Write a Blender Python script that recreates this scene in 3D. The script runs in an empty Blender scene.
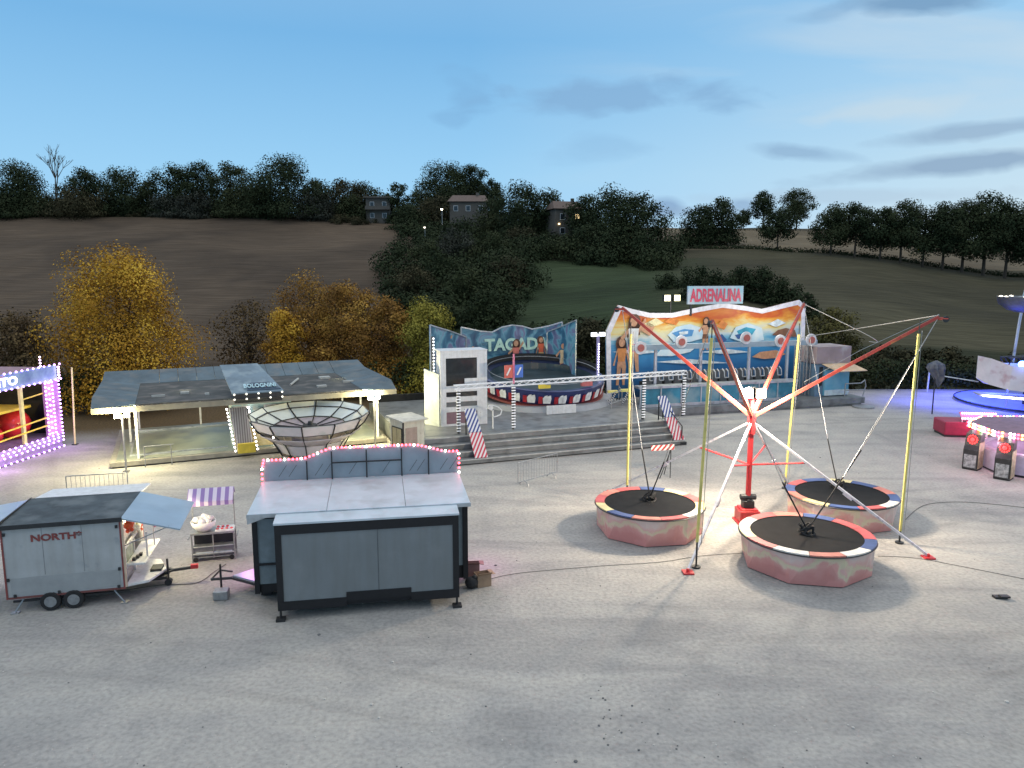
import bpy, math, random
import numpy as np
from math import sin, cos, tan, pi, radians, atan2, hypot, degrees
from mathutils import Vector, Matrix
random.seed(7)
sc = bpy.context.scene
col = sc.collection
# ---------------------------------------------------------------- camera geometry
CH, PITCH, FPX = 9.0, radians(8.5), 745.0
def ray(px, py):
    u = (px-512)/FPX; v = (384-py)/FPX
    return u, cos(PITCH)+v*sin(PITCH), -sin(PITCH)+v*cos(PITCH)
def G(px, py, z=0.0):
    a, b, c = ray(px, py); t = (z-CH)/c
    return Vector((a*t, b*t, z))
def AT(px, py, Y):
    a, b, c = ray(px, py); t = Y/b
    return Vector((a*t, Y, CH+c*t))
class Frame:
    def __init__(s, o, ang):
        s.o = Vector((o[0], o[1], 0)); s.a = ang
        s.ex = Vector((cos(ang), sin(ang))); s.ey = Vector((-sin(ang), cos(ang)))
    def W(s, x, y, z=0):
        return Vector((s.o.x+s.ex.x*x+s.ey.x*y, s.o.y+s.ex.y*x+s.ey.y*y, z))
    def L(s, px, py, ly):
        """local x and z of the point seen at a photo position, in the vertical plane local y = ly"""
        a, b, c = ray(px, py)
        p0x = s.o.x+s.ey.x*ly; p0y = s.o.y+s.ey.y*ly
        # (p0x+ex.x*l) / (p0y+ex.y*l) = a/b
        l = (a/b*p0y-p0x)/(s.ex.x-a/b*s.ex.y)
        y = p0y+s.ex.y*l
        return l, CH+c/b*y
# ---------------------------------------------------------------- materials
_m = {}
def mat(name, c, rough=.6, metal=0., var=.18, scale=3., bump=0., emit=0., c2=None, alpha=None, coat=0., det=6., wear=None):
    if name in _m: return _m[name]
    m = bpy.data.materials.new(name); m.use_nodes = True
    nt = m.node_tree; N = nt.nodes; Lk = nt.links
    b = N['Principled BSDF']
    b.inputs['Roughness'].default_value = rough; b.inputs['Metallic'].default_value = metal
    if coat: b.inputs['Coat Weight'].default_value = coat
    tc = N.new('ShaderNodeTexCoord'); nz = N.new('ShaderNodeTexNoise')
    nz.inputs['Scale'].default_value = scale; nz.inputs['Detail'].default_value = det
    nz.inputs['Roughness'].default_value = .62
    Lk.new(tc.outputs['Object'], nz.inputs['Vector'])
    cr = N.new('ShaderNodeValToRGB')
    cr.color_ramp.elements[0].position = .32; cr.color_ramp.elements[1].position = .68
    if c2 is None:
        a_ = tuple(x*(1-var) for x in c); b_ = tuple(min(1, x*(1+var)) for x in c)
    else: a_, b_ = c, c2
    cr.color_ramp.elements[0].color = (*a_, 1); cr.color_ramp.elements[1].color = (*b_, 1)
    Lk.new(nz.outputs['Fac'], cr.inputs['Fac'])
    out = cr.outputs['Color']
    if wear:
        n2 = N.new('ShaderNodeTexNoise'); n2.inputs['Scale'].default_value = wear[1]; n2.inputs['Detail'].default_value = 8
        Lk.new(tc.outputs['Object'], n2.inputs['Vector'])
        r2 = N.new('ShaderNodeValToRGB'); r2.color_ramp.elements[0].position = wear[2]; r2.color_ramp.elements[0].position = wear[2]-.06; r2.color_ramp.elements[1].position = wear[2]+.12
        Lk.new(n2.outputs['Fac'], r2.inputs['Fac'])
        mx = N.new('ShaderNodeMix'); mx.data_type = 'RGBA'
        Lk.new(r2.outputs['Color'], mx.inputs[0]); Lk.new(out, mx.inputs[6]); mx.inputs[7].default_value = (*wear[0], 1)
        out = mx.outputs[2]
    Lk.new(out, b.inputs['Base Color'])
    if bump:
        bp = N.new('ShaderNodeBump'); bp.inputs['Strength'].default_value = bump; bp.inputs['Distance'].default_value = .02
        Lk.new(nz.outputs['Fac'], bp.inputs['Height']); Lk.new(bp.outputs['Normal'], b.inputs['Normal'])
    if emit:
        b.inputs['Emission Color'].default_value = (*(c), 1); b.inputs['Emission Strength'].default_value = emit
        if emit < 20: m.cycles.emission_sampling = 'NONE'
    if alpha is not None: b.inputs['Alpha'].default_value = alpha
    _m[name] = m; return m
def stripe_mat(name, c1, c2, axis, freq, rough=.6, rot=0., duty=.5):
    if name in _m: return _m[name]
    m = bpy.data.materials.new(name); m.use_nodes = True
    nt = m.node_tree; N = nt.nodes; Lk = nt.links; b = N['Principled BSDF']
    b.inputs['Roughness'].default_value = rough
    tc = N.new('ShaderNodeTexCoord'); dp = N.new('ShaderNodeVectorMath'); dp.operation = 'DOT_PRODUCT'
    Lk.new(tc.outputs['Object'], dp.inputs[0]); dp.inputs[1].default_value = tuple(x*freq for x in axis)
    fr = N.new('ShaderNodeMath'); fr.operation = 'FRACT'; Lk.new(dp.outputs['Value'], fr.inputs[0])
    gt = N.new('ShaderNodeMath'); gt.operation = 'GREATER_THAN'; gt.inputs[1].default_value = duty; Lk.new(fr.outputs[0], gt.inputs[0])
    mx = N.new('ShaderNodeMix'); mx.data_type = 'RGBA'; Lk.new(gt.outputs[0], mx.inputs[0])
    mx.inputs[6].default_value = (*c1, 1); mx.inputs[7].default_value = (*c2, 1)
    Lk.new(mx.outputs[2], b.inputs['Base Color'])
    _m[name] = m; return m
# ---------------------------------------------------------------- mesh builder
class MB:
    def __init__(s): s.v = []; s.f = []; s.m = []
    def add(s, vs, fs, m=0):
        n = len(s.v); s.v += [tuple(v) for v in vs]; s.f += [tuple(i+n for i in f) for f in fs]; s.m += [m]*len(fs); return s
    def box(s, x0, y0, z0, x1, y1, z1, m=0):
        vs = [(x, y, z) for z in (z0, z1) for y in (y0, y1) for x in (x0, x1)]
        return s.add(vs, [(0,2,3,1),(4,5,7,6),(0,1,5,4),(2,6,7,3),(0,4,6,2),(1,3,7,5)], m)
    def slab(s, pts, t, m=0, d=None):
        P = [Vector(p) for p in pts]; n = (P[1]-P[0]).cross(P[2]-P[0]).normalized() if d is None else Vector(d)
        k = len(P); A = [p-n*t for p in P]
        fs = [tuple(range(k)), tuple(range(2*k-1, k-1, -1))]+[(i, k+i, k+(i+1) % k, (i+1) % k) for i in range(k)]
        return s.add(P+A, fs, m)
    def tube(s, p, q, r, n=8, m=0, r2=None):
        p = Vector(p); q = Vector(q); d = (q-p).normalized(); r2 = r if r2 is None else r2
        u = d.orthogonal().normalized(); w = d.cross(u)
        if abs(d.z) < .9:
            w = Vector((0,0,1)); u = d.cross(w).normalized(); w = u.cross(d).normalized()
        ph = pi/4 if n == 4 else 0
        A = [p+(u*cos(2*pi*i/n+ph)+w*sin(2*pi*i/n+ph))*r for i in range(n)]
        B = [q+(u*cos(2*pi*i/n+ph)+w*sin(2*pi*i/n+ph))*r2 for i in range(n)]
        return s.add(A+B, [(i, (i+1) % n, n+(i+1) % n, n+i) for i in range(n)]+[tuple(range(n-1,-1,-1)), tuple(range(n, 2*n))], m)
    def path(s, pts, r, n=6, m=0):
        for a, b in zip(pts, pts[1:]): s.tube(a, b, r, n, m)
        return s
    def cyl(s, x, y, z0, z1, r, n=16, m=0, r2=None): return s.tube((x,y,z0), (x,y,z1), r, n, m, r2)
    def ball(s, c, r, m=0, nu=8, nv=5, sz=1.):
        vs = [(c[0], c[1], c[2]+r*sz)]
        for j in range(1, nv):
            t = pi*j/nv
            for i in range(nu): vs.append((c[0]+r*sin(t)*cos(2*pi*i/nu), c[1]+r*sin(t)*sin(2*pi*i/nu), c[2]+r*sz*cos(t)))
        vs.append((c[0], c[1], c[2]-r*sz)); k = len(vs)-1; fs = []
        for i in range(nu): fs.append((0, 1+i, 1+(i+1) % nu))
        for j in range(nv-2):
            for i in range(nu):
                a = 1+j*nu; fs.append((a+i, a+nu+i, a+nu+(i+1) % nu, a+(i+1) % nu))
        a = 1+(nv-2)*nu
        for i in range(nu): fs.append((a+i, k, a+(i+1) % nu))
        return s.add(vs, fs, m)
    def lathe(s, prof, n=24, m=0, cx=0, cy=0, ms=None):
        vs = []; fs = []; mm = []
        for (r, z) in prof:
            for i in range(n): vs.append((cx+r*cos(2*pi*i/n), cy+r*sin(2*pi*i/n), z))
        for j in range(len(prof)-1):
            for i in range(n):
                fs.append((j*n+i, j*n+(i+1) % n, (j+1)*n+(i+1) % n, (j+1)*n+i)); mm.append(ms(j, i) if ms else m)
        k = len(s.v); s.v += vs; s.f += [tuple(i+k for i in f) for f in fs]; s.m += mm; return s
    def disc(s, cx, cz, r, y, t, m=0, n=14, sx=1., sz=1.):
        pts = [(cx+r*sx*cos(2*pi*i/n), y, cz+r*sz*sin(2*pi*i/n)) for i in range(n)]
        return s.slab(pts, t, m, (0,-1,0))
    def truss(s, p, q, w=.3, r=.03, m=0, step=.5):
        p = Vector(p); q = Vector(q); d = (q-p); L_ = d.length; d.normalize()
        u = Vector((0,0,1)) if abs(d.z) < .9 else Vector((1,0,0)); v = d.cross(u).normalized()
        cs = [(u+v)*w/2, (u-v)*w/2, (-u-v)*w/2, (-u+v)*w/2]
        for c in cs: s.tube(p+c, q+c, r, 5, m)
        n = max(1, int(L_/step))
        for i in range(n):
            a = p+d*L_*i/n; b = p+d*L_*(i+1)/n
            for k in range(4):
                c0, c1 = cs[k], cs[(k+1) % 4]
                s.tube(a+c0, b+c1, r*.6, 4, m)
        return s
    def xf(s, M):
        s.v = [tuple(M @ Vector(v)) for v in s.v]; return s
    def build(s, name, mats, root=None, smooth=False, bevel=0.):
        if not isinstance(mats, (list, tuple)): mats = [mats]
        me = bpy.data.meshes.new(name); me.from_pydata(s.v, [], s.f)
        for x in mats: me.materials.append(x)
        me.polygons.foreach_set('material_index', s.m)
        if smooth: me.polygons.foreach_set('use_smooth', [True]*len(s.f))
        me.update(); o = bpy.data.objects.new(name, me); col.objects.link(o)
        if root: o.parent = root
        if bevel:
            md = o.modifiers.new('bevel', 'BEVEL'); md.width = bevel; md.segments = 1; md.limit_method = 'ANGLE'
        return o
def build_each(b, name, m_, root, per):
    """equal balls collected in b become separate parts sharing one mesh"""
    n = len(b.v)//per; c0 = Vector(b.v[0]); q = MB(); q.v = [tuple(Vector(v)-c0) for v in b.v[:per]]
    q.f = [f for f in b.f if max(f) < per]; q.m = [0]*len(q.f); p = q.build(name, m_, root); p.location = c0
    for i in range(1, n):
        o = p.copy(); col.objects.link(o); o.location = b.v[i*per]
def tag(o, label=None, cat=None, group=None, kind=None):
    if label: o['label'] = label
    if cat: o['category'] = cat
    if group: o['group'] = group
    if kind: o['kind'] = kind
    return o
def thing(name, label, cat, loc=(0,0,0), rz=0., group=None):
    o = bpy.data.objects.new(name, None); col.objects.link(o)
    o.location = loc; o.rotation_euler = (0,0,rz); o.empty_display_size = .2
    return tag(o, label, cat, group)
def fthing(fr, name, label, cat, group=None): return thing(name, label, cat, fr.o, fr.a, group)
def copy_tree(o, parent=None):
    c = o.copy(); col.objects.link(c); c.parent = parent
    for ch in list(o.children): copy_tree(ch, c)
    return c
def text(name, s, w, h, loc, material, root, rot=(pi/2,0,0), depth=.01, bold=.0, shear=0.):
    """flat letters, centred on loc, fitted to w x h"""
    cu = bpy.data.curves.new(name, 'FONT'); cu.body = s; cu.extrude = depth; cu.offset = bold; cu.shear = shear
    cu.resolution_u = 3
    t = bpy.data.objects.new('t', cu); col.objects.link(t)
    dg = bpy.context.evaluated_depsgraph_get(); me = bpy.data.meshes.new_from_object(t.evaluated_get(dg))
    bpy.data.objects.remove(t)
    n = len(me.vertices); co = np.empty(n*3); me.vertices.foreach_get('co', co); co = co.reshape(-1,3)
    mn = co.min(0); mx = co.max(0)
    co[:,0] = (co[:,0]-(mn[0]+mx[0])/2)*w/(mx[0]-mn[0]); co[:,1] = (co[:,1]-(mn[1]+mx[1])/2)*h/(mx[1]-mn[1])
    me.vertices.foreach_set('co', co.ravel()); me.materials.clear(); me.materials.append(material); me.update()
    o = bpy.data.objects.new(name, me); col.objects.link(o); o.parent = root; o.location = loc; o.rotation_euler = rot
    return o
def lamp(name, loc, color, power, size=.15, spot=None, root=None):
    l = bpy.data.lights.new(name, 'SPOT' if spot else 'POINT'); l.energy = power; l.color = color; l.shadow_soft_size = size
    o = bpy.data.objects.new(name, l); col.objects.link(o); o.location = loc
    if spot:
        l.spot_size = spot[1]; l.spot_blend = .6; o.rotation_euler = Vector(spot[0]).to_track_quat('-Z', 'Y').to_euler()
    if root: o.parent = root
    return o
def add_streak(m, lo=.72, sx=5., sz=.35):
    """rain streaks and grime running down a sheet"""
    nt = m.node_tree; N = nt.nodes; Lk = nt.links; b = N['Principled BSDF']; src = b.inputs['Base Color'].links[0].from_socket
    tc = N.new('ShaderNodeTexCoord'); mp = N.new('ShaderNodeMapping'); mp.inputs['Scale'].default_value = (sx, sx, sz); Lk.new(tc.outputs['Object'], mp.inputs[0])
    n = N.new('ShaderNodeTexNoise'); n.inputs['Scale'].default_value = 1.6; n.inputs['Detail'].default_value = 7; Lk.new(mp.outputs[0], n.inputs[0])
    r = N.new('ShaderNodeValToRGB'); r.color_ramp.elements[0].position = .33; r.color_ramp.elements[1].position = .6
    r.color_ramp.elements[0].color = (lo, lo*.985, lo*.96, 1); r.color_ramp.elements[1].color = (1,1,1,1); Lk.new(n.outputs['Fac'], r.inputs[0])
    x = N.new('ShaderNodeMix'); x.data_type = 'RGBA'; x.blend_type = 'MULTIPLY'; x.inputs[0].default_value = 1; Lk.new(src, x.inputs[6]); Lk.new(r.outputs[0], x.inputs[7])
    Lk.new(x.outputs[2], b.inputs['Base Color']); return m
# common materials
M_steel = mat('galvanised steel', (.32,.33,.34), .45, .7, .2, 8)
M_dark = mat('black painted steel', (.018,.019,.021), .5, 0, .3, 6)
M_black = mat('black rubber', (.015,.015,.016), .8, 0, .3, 12)
M_white = mat('white painted metal', (.68,.69,.7), .45, 0, .1, 5, wear=((.4,.36,.3), 9, .68))
M_cream = mat('cream painted sheet', (.6,.57,.46), .5, 0, .12, 3, wear=((.35,.3,.22), 6, .66))
M_grey = mat('grey blue sheet metal', (.22,.26,.30), .42, .15, .12, 1.5, wear=((.13,.15,.17), 2.5, .6))
M_alu = mat('aluminium sheet', (.5,.54,.58), .33, .6, .14, 1.2, wear=((.3,.32,.34), 2.2, .58))
M_red = mat('red painted steel', (.5,.03,.035), .4, 0, .2, 6, wear=((.25,.08,.05), 14, .66))
M_blue = mat('blue paint', (.03,.1,.42), .45, 0, .15, 4)
M_yellow = mat('yellow paint', (.72,.55,.06), .5, 0, .12, 4)
M_cyan = mat('turquoise paint', (.05,.33,.48), .45, 0, .25, 2.5)
M_skin = mat('painted skin tone', (.5,.26,.15), .5, 0, .2, 5)
M_hair = mat('painted brown hair', (.09,.035,.02), .5, 0, .3, 9)
M_pink = mat('pink paint', (.65,.18,.3), .5, 0, .2, 4)
M_glass = mat('dark window glass', (.02,.025,.03), .08, 0, .2, 3)
for q_ in (M_white, M_cream, M_alu): add_streak(q_, .9)
E_white = mat('white bulbs', (1,.93,.85), emit=9.)
E_warm = mat('warm lamp face', (1,.82,.45), emit=60.)
E_red = mat('red bulbs', (1,.06,.1), emit=7.)
E_pink = mat('pink bulbs', (1,.35,.75), emit=6.)
E_violet = mat('violet bulbs', (.6,.32,1.), emit=5.)
E_green = mat('green bulbs', (.35,1,.4), emit=4.)
E_blue = mat('blue lamp', (.05,.15,1.), emit=30.)
E_house = mat('lit house wall lamp', (1,.72,.35), emit=3.)
SKYK = 10.8; EXPO = 0.52
# ================================================================ terrain
def lerp(a, b, t): return a+(b-a)*t
YS = [58, 75, 95, 125, 150, 200, 230, 300, 420, 900]
AC = [-700, 0, 250, 410, 520, 620, 700, 810, 1024, 1700]
ZT = {-700: [-1,-3,0,6,11,22,25,25,12,-20], 0: [-1,-3.5,-1,6,11.5,23.3,26,25,12,-20], 250: [-1,-3.5,-1,5.5,11.5,23.3,26,25,12,-20],
      410: [-1,-3,0,6,11.5,21.8,24,24,12,-20], 520: [-1,-2.4,2.8,8.4,13,21.5,23,22,10,-20], 620: [-1,-1.5,4.2,8.9,13,21,22.5,19,8,-20],
      700: [-1,-1,4.8,9.8,13.6,19,22.3,19,8,-20], 810: [-1,-1,4.2,8.9,12.8,18.6,22.2,20,8,-20],
      1024: [-1,-1.5,2.6,6.2,9.2,13.6,16,21.6,10,-20], 1700: [-1,-2,2,5,8,13,16,20,10,-20]}
def sm(t): return t*t*(3-2*t)
def vn(x, y):
    return sin(x*.11+1.3)*cos(y*.09)+.5*sin(x*.23+y*.17+2)+.3*sin(x*.41-y*.37)
def pxof(x, y): return 512+FPX*x/max(y, 1)*.995
def zt(x, y):
    a = min(max(pxof(x, y), AC[0]), AC[-1]-1)
    yy = min(max(y, YS[0]), YS[-1]-.01)
    i = max(k for k in range(len(AC)-1) if AC[k] <= a); j = max(k for k in range(len(YS)-1) if YS[k] <= yy)
    ta = sm((a-AC[i])/(AC[i+1]-AC[i])); ty = (yy-YS[j])/(YS[j+1]-YS[j])
    c0, c1 = ZT[AC[i]], ZT[AC[i+1]]
    z = lerp(lerp(c0[j], c0[j+1], ty), lerp(c1[j], c1[j+1], ty), ta)
    return z+.25*vn(x, y)*min(1, (yy-58)/30)
def cover(x, y):
    a = pxof(x, y)
    scrub = (.024,.027,.016)
    if a > 655 and y > 151: return (.13,.105,.072)
    olive = (.06,.056,.036); green = (.034,.05,.025)
    if a > 730 and y > 84: return olive
    if 425 < a <= 730 and 84 < y < 138:
        t = min(1, max(0, (a-640)/90)); return tuple(lerp(p, q, t) for p, q in zip(green, olive))
    if a > 640 and y > 84: return olive
    if a < 425+ (0 if y < 150 else (y-150)*-.3) and 70 < y < 202: return (.082,.062,.046)
    if y > 200 and a < 500: return (.034,.037,.02)
    return scrub
xs = np.concatenate([np.linspace(-420,-130,30), np.linspace(-126,230,160), np.linspace(240,560,30)])
ys = np.concatenate([np.linspace(44,60,5)[:-1], np.linspace(60,240,120), np.linspace(246,900,40)])
vs = []; cl = []
for y in ys:
    for x in xs:
        z = zt(x, y) if y >= 58 else -1
        vs.append((x, y, z if y >= 50 else -1)); cl.append((*cover(x, y), 1))
nx, ny = len(xs), len(ys)
fs = [(j*nx+i, j*nx+i+1, (j+1)*nx+i+1, (j+1)*nx+i) for j in range(ny-1) for i in range(nx-1)]
me = bpy.data.meshes.new('hillside'); me.from_pydata(vs, [], fs)
ca = me.color_attributes.new('cover', 'FLOAT_COLOR', 'POINT'); ca.data.foreach_set('color', np.array(cl).ravel())
me.polygons.foreach_set('use_smooth', [True]*len(fs))
m = bpy.data.materials.new('fields'); m.use_nodes = True; nt = m.node_tree; N = nt.nodes; Lk = nt.links; b = N['Principled BSDF']
b.inputs['Roughness'].default_value = .95; b.inputs['Specular IOR Level'].default_value = .1
at = N.new('ShaderNodeAttribute'); at.attribute_name = 'cover'
tc = N.new('ShaderNodeTexCoord')
def nznode(scale, det, stretch=None, dist=0):
    n = N.new('ShaderNodeTexNoise'); n.inputs['Scale'].default_value = scale; n.inputs['Detail'].default_value = det
    n.inputs['Distortion'].default_value = dist
    if stretch:
        mp = N.new('ShaderNodeMapping'); mp.inputs['Scale'].default_value = stretch[0]; mp.inputs['Rotation'].default_value = stretch[1]
        Lk.new(tc.outputs['Object'], mp.inputs['Vector']); Lk.new(mp.outputs[0], n.inputs['Vector'])
    else: Lk.new(tc.outputs['Object'], n.inputs['Vector'])
    return n
def ramp(src, e):
    r = N.new('ShaderNodeValToRGB'); el = r.color_ramp.elements
    el[0].position, el[1].position = e[0][0], e[-1][0]
    el[0].color = (*e[0][1], 1); el[1].color = (*e[-1][1], 1)
    for p_, c_ in e[1:-1]:
        q = el.new(p_); q.color = (*c_, 1)
    Lk.new(src, r.inputs[0]); return r.outputs[0]
def mixc(fac, a, bb, mode='MIX'):
    x = N.new('ShaderNodeMix'); x.data_type = 'RGBA'; x.blend_type = mode
    for sock, val in ((0, fac), (6, a), (7, bb)):
        if isinstance(val, (int, float)): x.inputs[sock].default_value = val
        elif isinstance(val, tuple): x.inputs[sock].default_value = (*val, 1)
        else: Lk.new(val, x.inputs[sock])
    return x.outputs[2]
n1 = nznode(.035, 9, None, .8); n2 = nznode(1.1, 8, ((.12,1.8,1), (0,0,.55)), .4)
k1 = ramp(n1.outputs['Fac'], [(.3, (.66,.66,.66)), (.7, (1.38,1.34,1.25))])
k2 = ramp(n2.outputs['Fac'], [(.35, (.74,.74,.74)), (.7, (1.26,1.26,1.26))])
Lk.new(mixc(1., mixc(1., at.outputs['Color'], k1, 'MULTIPLY'), k2, 'MULTIPLY'), b.inputs['Base Color'])
bp = N.new('ShaderNodeBump'); bp.inputs['Distance'].default_value = .5; bp.inputs['Strength'].default_value = .6
Lk.new(n2.outputs['Fac'], bp.inputs['Height']); Lk.new(bp.outputs['Normal'], b.inputs['Normal'])
me.materials.append(m); o = bpy.data.objects.new('hillside', me); col.objects.link(o); tag(o, kind='structure')
# ---- gravel lot
m = bpy.data.materials.new('pale gravel'); m.use_nodes = True; nt = m.node_tree; N = nt.nodes; Lk = nt.links; b = N['Principled BSDF']
b.inputs['Roughness'].default_value = .93; b.inputs['Specular IOR Level'].default_value = .2
tc = N.new('ShaderNodeTexCoord')
big = nznode(.09, 7, None, .6); mid = nznode(.42, 10, None, 1.3); fine = nznode(9, 8); trk = nznode(.3, 7, ((.35,1.5,1), (0,0,-.2)), 1.4)
grit = nznode(45, 3)
c = ramp(big.outputs['Fac'], [(.3, (.29,.283,.272)), (.5, (.335,.325,.31)), (.72, (.385,.372,.352))])
c = mixc(1., c, ramp(mid.outputs['Fac'], [(.3, (.84,.85,.86)), (.46, (.98,.98,.98)), (.56, (1.02,1.02,1.01)), (.7, (1.12,1.11,1.09))]), 'MULTIPLY')
c = mixc(1., c, ramp(trk.outputs['Fac'], [(.36, (.86,.86,.87)), (.46, (1,1,1)), (.6, (1.08,1.07,1.05))]), 'MULTIPLY')
c = mixc(1., c, ramp(fine.outputs['Fac'], [(.3, (.82,.82,.82)), (.5, (1,1,1)), (.72, (1.15,1.15,1.13))]), 'MULTIPLY')
vor = N.new('ShaderNodeTexVoronoi'); vor.inputs['Scale'].default_value = 5.; vor.inputs['Randomness'].default_value = 1
Lk.new(tc.outputs['Object'], vor.inputs['Vector'])
st = ramp(vor.outputs['Distance'], [(.05, (1.25,1.23,1.2)), (.12, (1,1,1))])
c = mixc(1., c, st, 'MULTIPLY')
# leaf litter along the back left border
sep = N.new('ShaderNodeSeparateXYZ'); Lk.new(tc.outputs['Object'], sep.inputs[0])
def mth(op, a, bb=None, cc=None):
    x = N.new('ShaderNodeMath'); x.operation = op
    for k, val in enumerate((a, bb, cc)):
        if val is None: continue
        if isinstance(val, (int, float)): x.inputs[k].default_value = val
        else: Lk.new(val, x.inputs[k])
    return x.outputs[0]
edge = mth('SUBTRACT', sep.outputs['Y'], mth('MULTIPLY', sep.outputs['X'], .42))   # y - .42 x
edge = mth('ADD', edge, mth('MULTIPLY', mth('SUBTRACT', big.outputs['Fac'], .5), 9.))
edge = mth('ADD', edge, mth('MULTIPLY', mth('SUBTRACT', fine.outputs['Fac'], .5), 6.))
litter = N.new('ShaderNodeMapRange'); litter.inputs[1].default_value = 48.8; litter.inputs[2].default_value = 52.5; Lk.new(edge, litter.inputs[0])
c = mixc(litter.outputs[0], c, ramp(fine.outputs['Fac'], [(.3, (.055,.04,.022)), (.7, (.16,.105,.05))]))
for (tx_, ty_, tr_, w_) in ((30.,2.,28.,.16),(30.,2.,29.6,.16),(-14.,-20.,36.2,.15),(-14.,-20.,37.8,.15),(8.,52.,36.5,.2),(8.,52.,34.9,.2),(22.,-6.,24.5,.14),(22.,-6.,23.1,.14)):
    dx_ = mth('SUBTRACT', sep.outputs['X'], tx_); dy_ = mth('SUBTRACT', sep.outputs['Y'], ty_)
    rr_ = mth('SQRT', mth('ADD', mth('MULTIPLY', dx_, dx_), mth('MULTIPLY', dy_, dy_)))
    dd_ = mth('ABSOLUTE', mth('SUBTRACT', mth('ADD', rr_, mth('MULTIPLY', mid.outputs['Fac'], .5)), tr_))
    mr_ = N.new('ShaderNodeMapRange'); mr_.inputs[1].default_value = w_*1.7; mr_.inputs[2].default_value = w_*.4; Lk.new(dd_, mr_.inputs[0])
    tf_ = mth('MULTIPLY', mr_.outputs[0], ramp(trk.outputs['Fac'], [(.42, (0,0,0)), (.6, (.5,.5,.5))]))
    c = mixc(tf_, c, mixc(1., c, (.72,.72,.73), 'MULTIPLY'))
Lk.new(c, b.inputs['Base Color'])
bp = N.new('ShaderNodeBump'); bp.inputs['Distance'].default_value = .035; bp.inputs['Strength'].default_value = .6
hh = mth('ADD', mth('MULTIPLY', mid.outputs['Fac'], 1.3), mth('ADD', fine.outputs['Fac'], mth('MULTIPLY', grit.outputs['Fac'], .4)))
Lk.new(hh, bp.inputs['Height']); Lk.new(bp.outputs['Normal'], b.inputs['Normal'])
lot = MB()
outline = [(-60,-8),(60,-8),(62,40),(60,57.5),(28,57.5),(-2,56),(-16,55),(-34,53),(-60,52)]
lot.slab([(x, y, 0) for x, y in outline], 1.6, 0, (0,0,1)); tag(lot.build('gravel_lot', m), kind='structure')
# ---- pebbles
pb = MB()
for k in range(420):
    y = 12.5+28*random.random()**1.6; x = (random.random()-.5)*1.5*y
    r = random.uniform(.008,.026)
    if random.random() < .04: r *= 2
    pb.ball((x, y, r*.2), r, 0 if random.random() < .6 else 1, 6, 3, .6)
for k in range(22):
    a_ = random.gauss(0, 1); x = G(628,725).x+a_*.45; y = G(628,725).y+random.gauss(0,1)*.7+a_*.3
    pb.ball((x, y, .01), random.uniform(.008,.028), 1, 6, 3, .6)
tag(pb.build('pebbles', [mat('pale stone', (.45,.43,.4), .9), mat('dark stone', (.13,.13,.13), .9)]), 'small loose pebbles scattered over the gravel lot', 'pebbles', kind='stuff')
# ================================================================ vegetation
rng = np.random.default_rng(11)
def leafmat(name, c1, c2, c3=None):
    if 'dark' in name or 'dull' in name: c1 = tuple(x*1.25 for x in c1); c2 = tuple(x*1.12 for x in c2)
    if name in _m: return _m[name]
    m = bpy.data.materials.new(name); m.use_nodes = True; nt = m.node_tree; N = nt.nodes; Lk = nt.links; b = N['Principled BSDF']
    b.inputs['Roughness'].default_value = .75; b.inputs['Specular IOR Level'].default_value = .04
    g = N.new('ShaderNodeNewGeometry'); tc = N.new('ShaderNodeTexCoord'); nz = N.new('ShaderNodeTexNoise')
    nz.inputs['Scale'].default_value = .38; nz.inputs['Detail'].default_value = 4; Lk.new(tc.outputs['Object'], nz.inputs['Vector'])
    ad = N.new('ShaderNodeMath'); ad.operation = 'MULTIPLY_ADD'; ad.inputs[1].default_value = .28
    sb = N.new('ShaderNodeMath'); sb.operation = 'MULTIPLY_ADD'; sb.inputs[1].default_value = 2.3; sb.inputs[2].default_value = -.85
    Lk.new(nz.outputs['Fac'], sb.inputs[0]); Lk.new(g.outputs['Random Per Island'], ad.inputs[0]); Lk.new(sb.outputs[0], ad.inputs[2])
    r = N.new('ShaderNodeValToRGB'); r.color_ramp.elements[0].position = .1; r.color_ramp.elements[1].position = .85
    r.color_ramp.elements[0].color = (*c1, 1); r.color_ramp.elements[1].color = (*c2, 1)
    if c3: q = r.color_ramp.elements.new(.5); q.color = (*c3, 1)
    Lk.new(ad.outputs[0], r.inputs[0]); Lk.new(r.outputs[0], b.inputs['Base Color'])
    try: b.inputs['Transmission Weight'].default_value = 0
    except Exception: pass
    _m[name] = m; return m
L_dark = leafmat('dark evergreen leaves', (.018,.026,.013), (.037,.046,.022))
L_mid = leafmat('dull green leaves', (.022,.03,.014), (.05,.056,.027))
L_olive = leafmat('olive brown leaves', (.026,.026,.014), (.08,.07,.038))
L_grey = leafmat('grey green leaves', (.026,.03,.023), (.068,.07,.054))
L_gold = leafmat('golden autumn leaves', (.2,.1,.018), (.64,.41,.06), (.43,.235,.03))
L_rust = leafmat('rusty autumn leaves', (.13,.068,.024), (.44,.265,.06), (.28,.15,.036))
L_lime = leafmat('yellow green leaves', (.13,.12,.025), (.36,.31,.06))
L_brown = leafmat('thin brown leaves', (.07,.045,.025), (.16,.11,.05))
M_bark = mat('bark', (.06,.045,.032), .9, 0, .35, 8, bump=.5)
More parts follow.
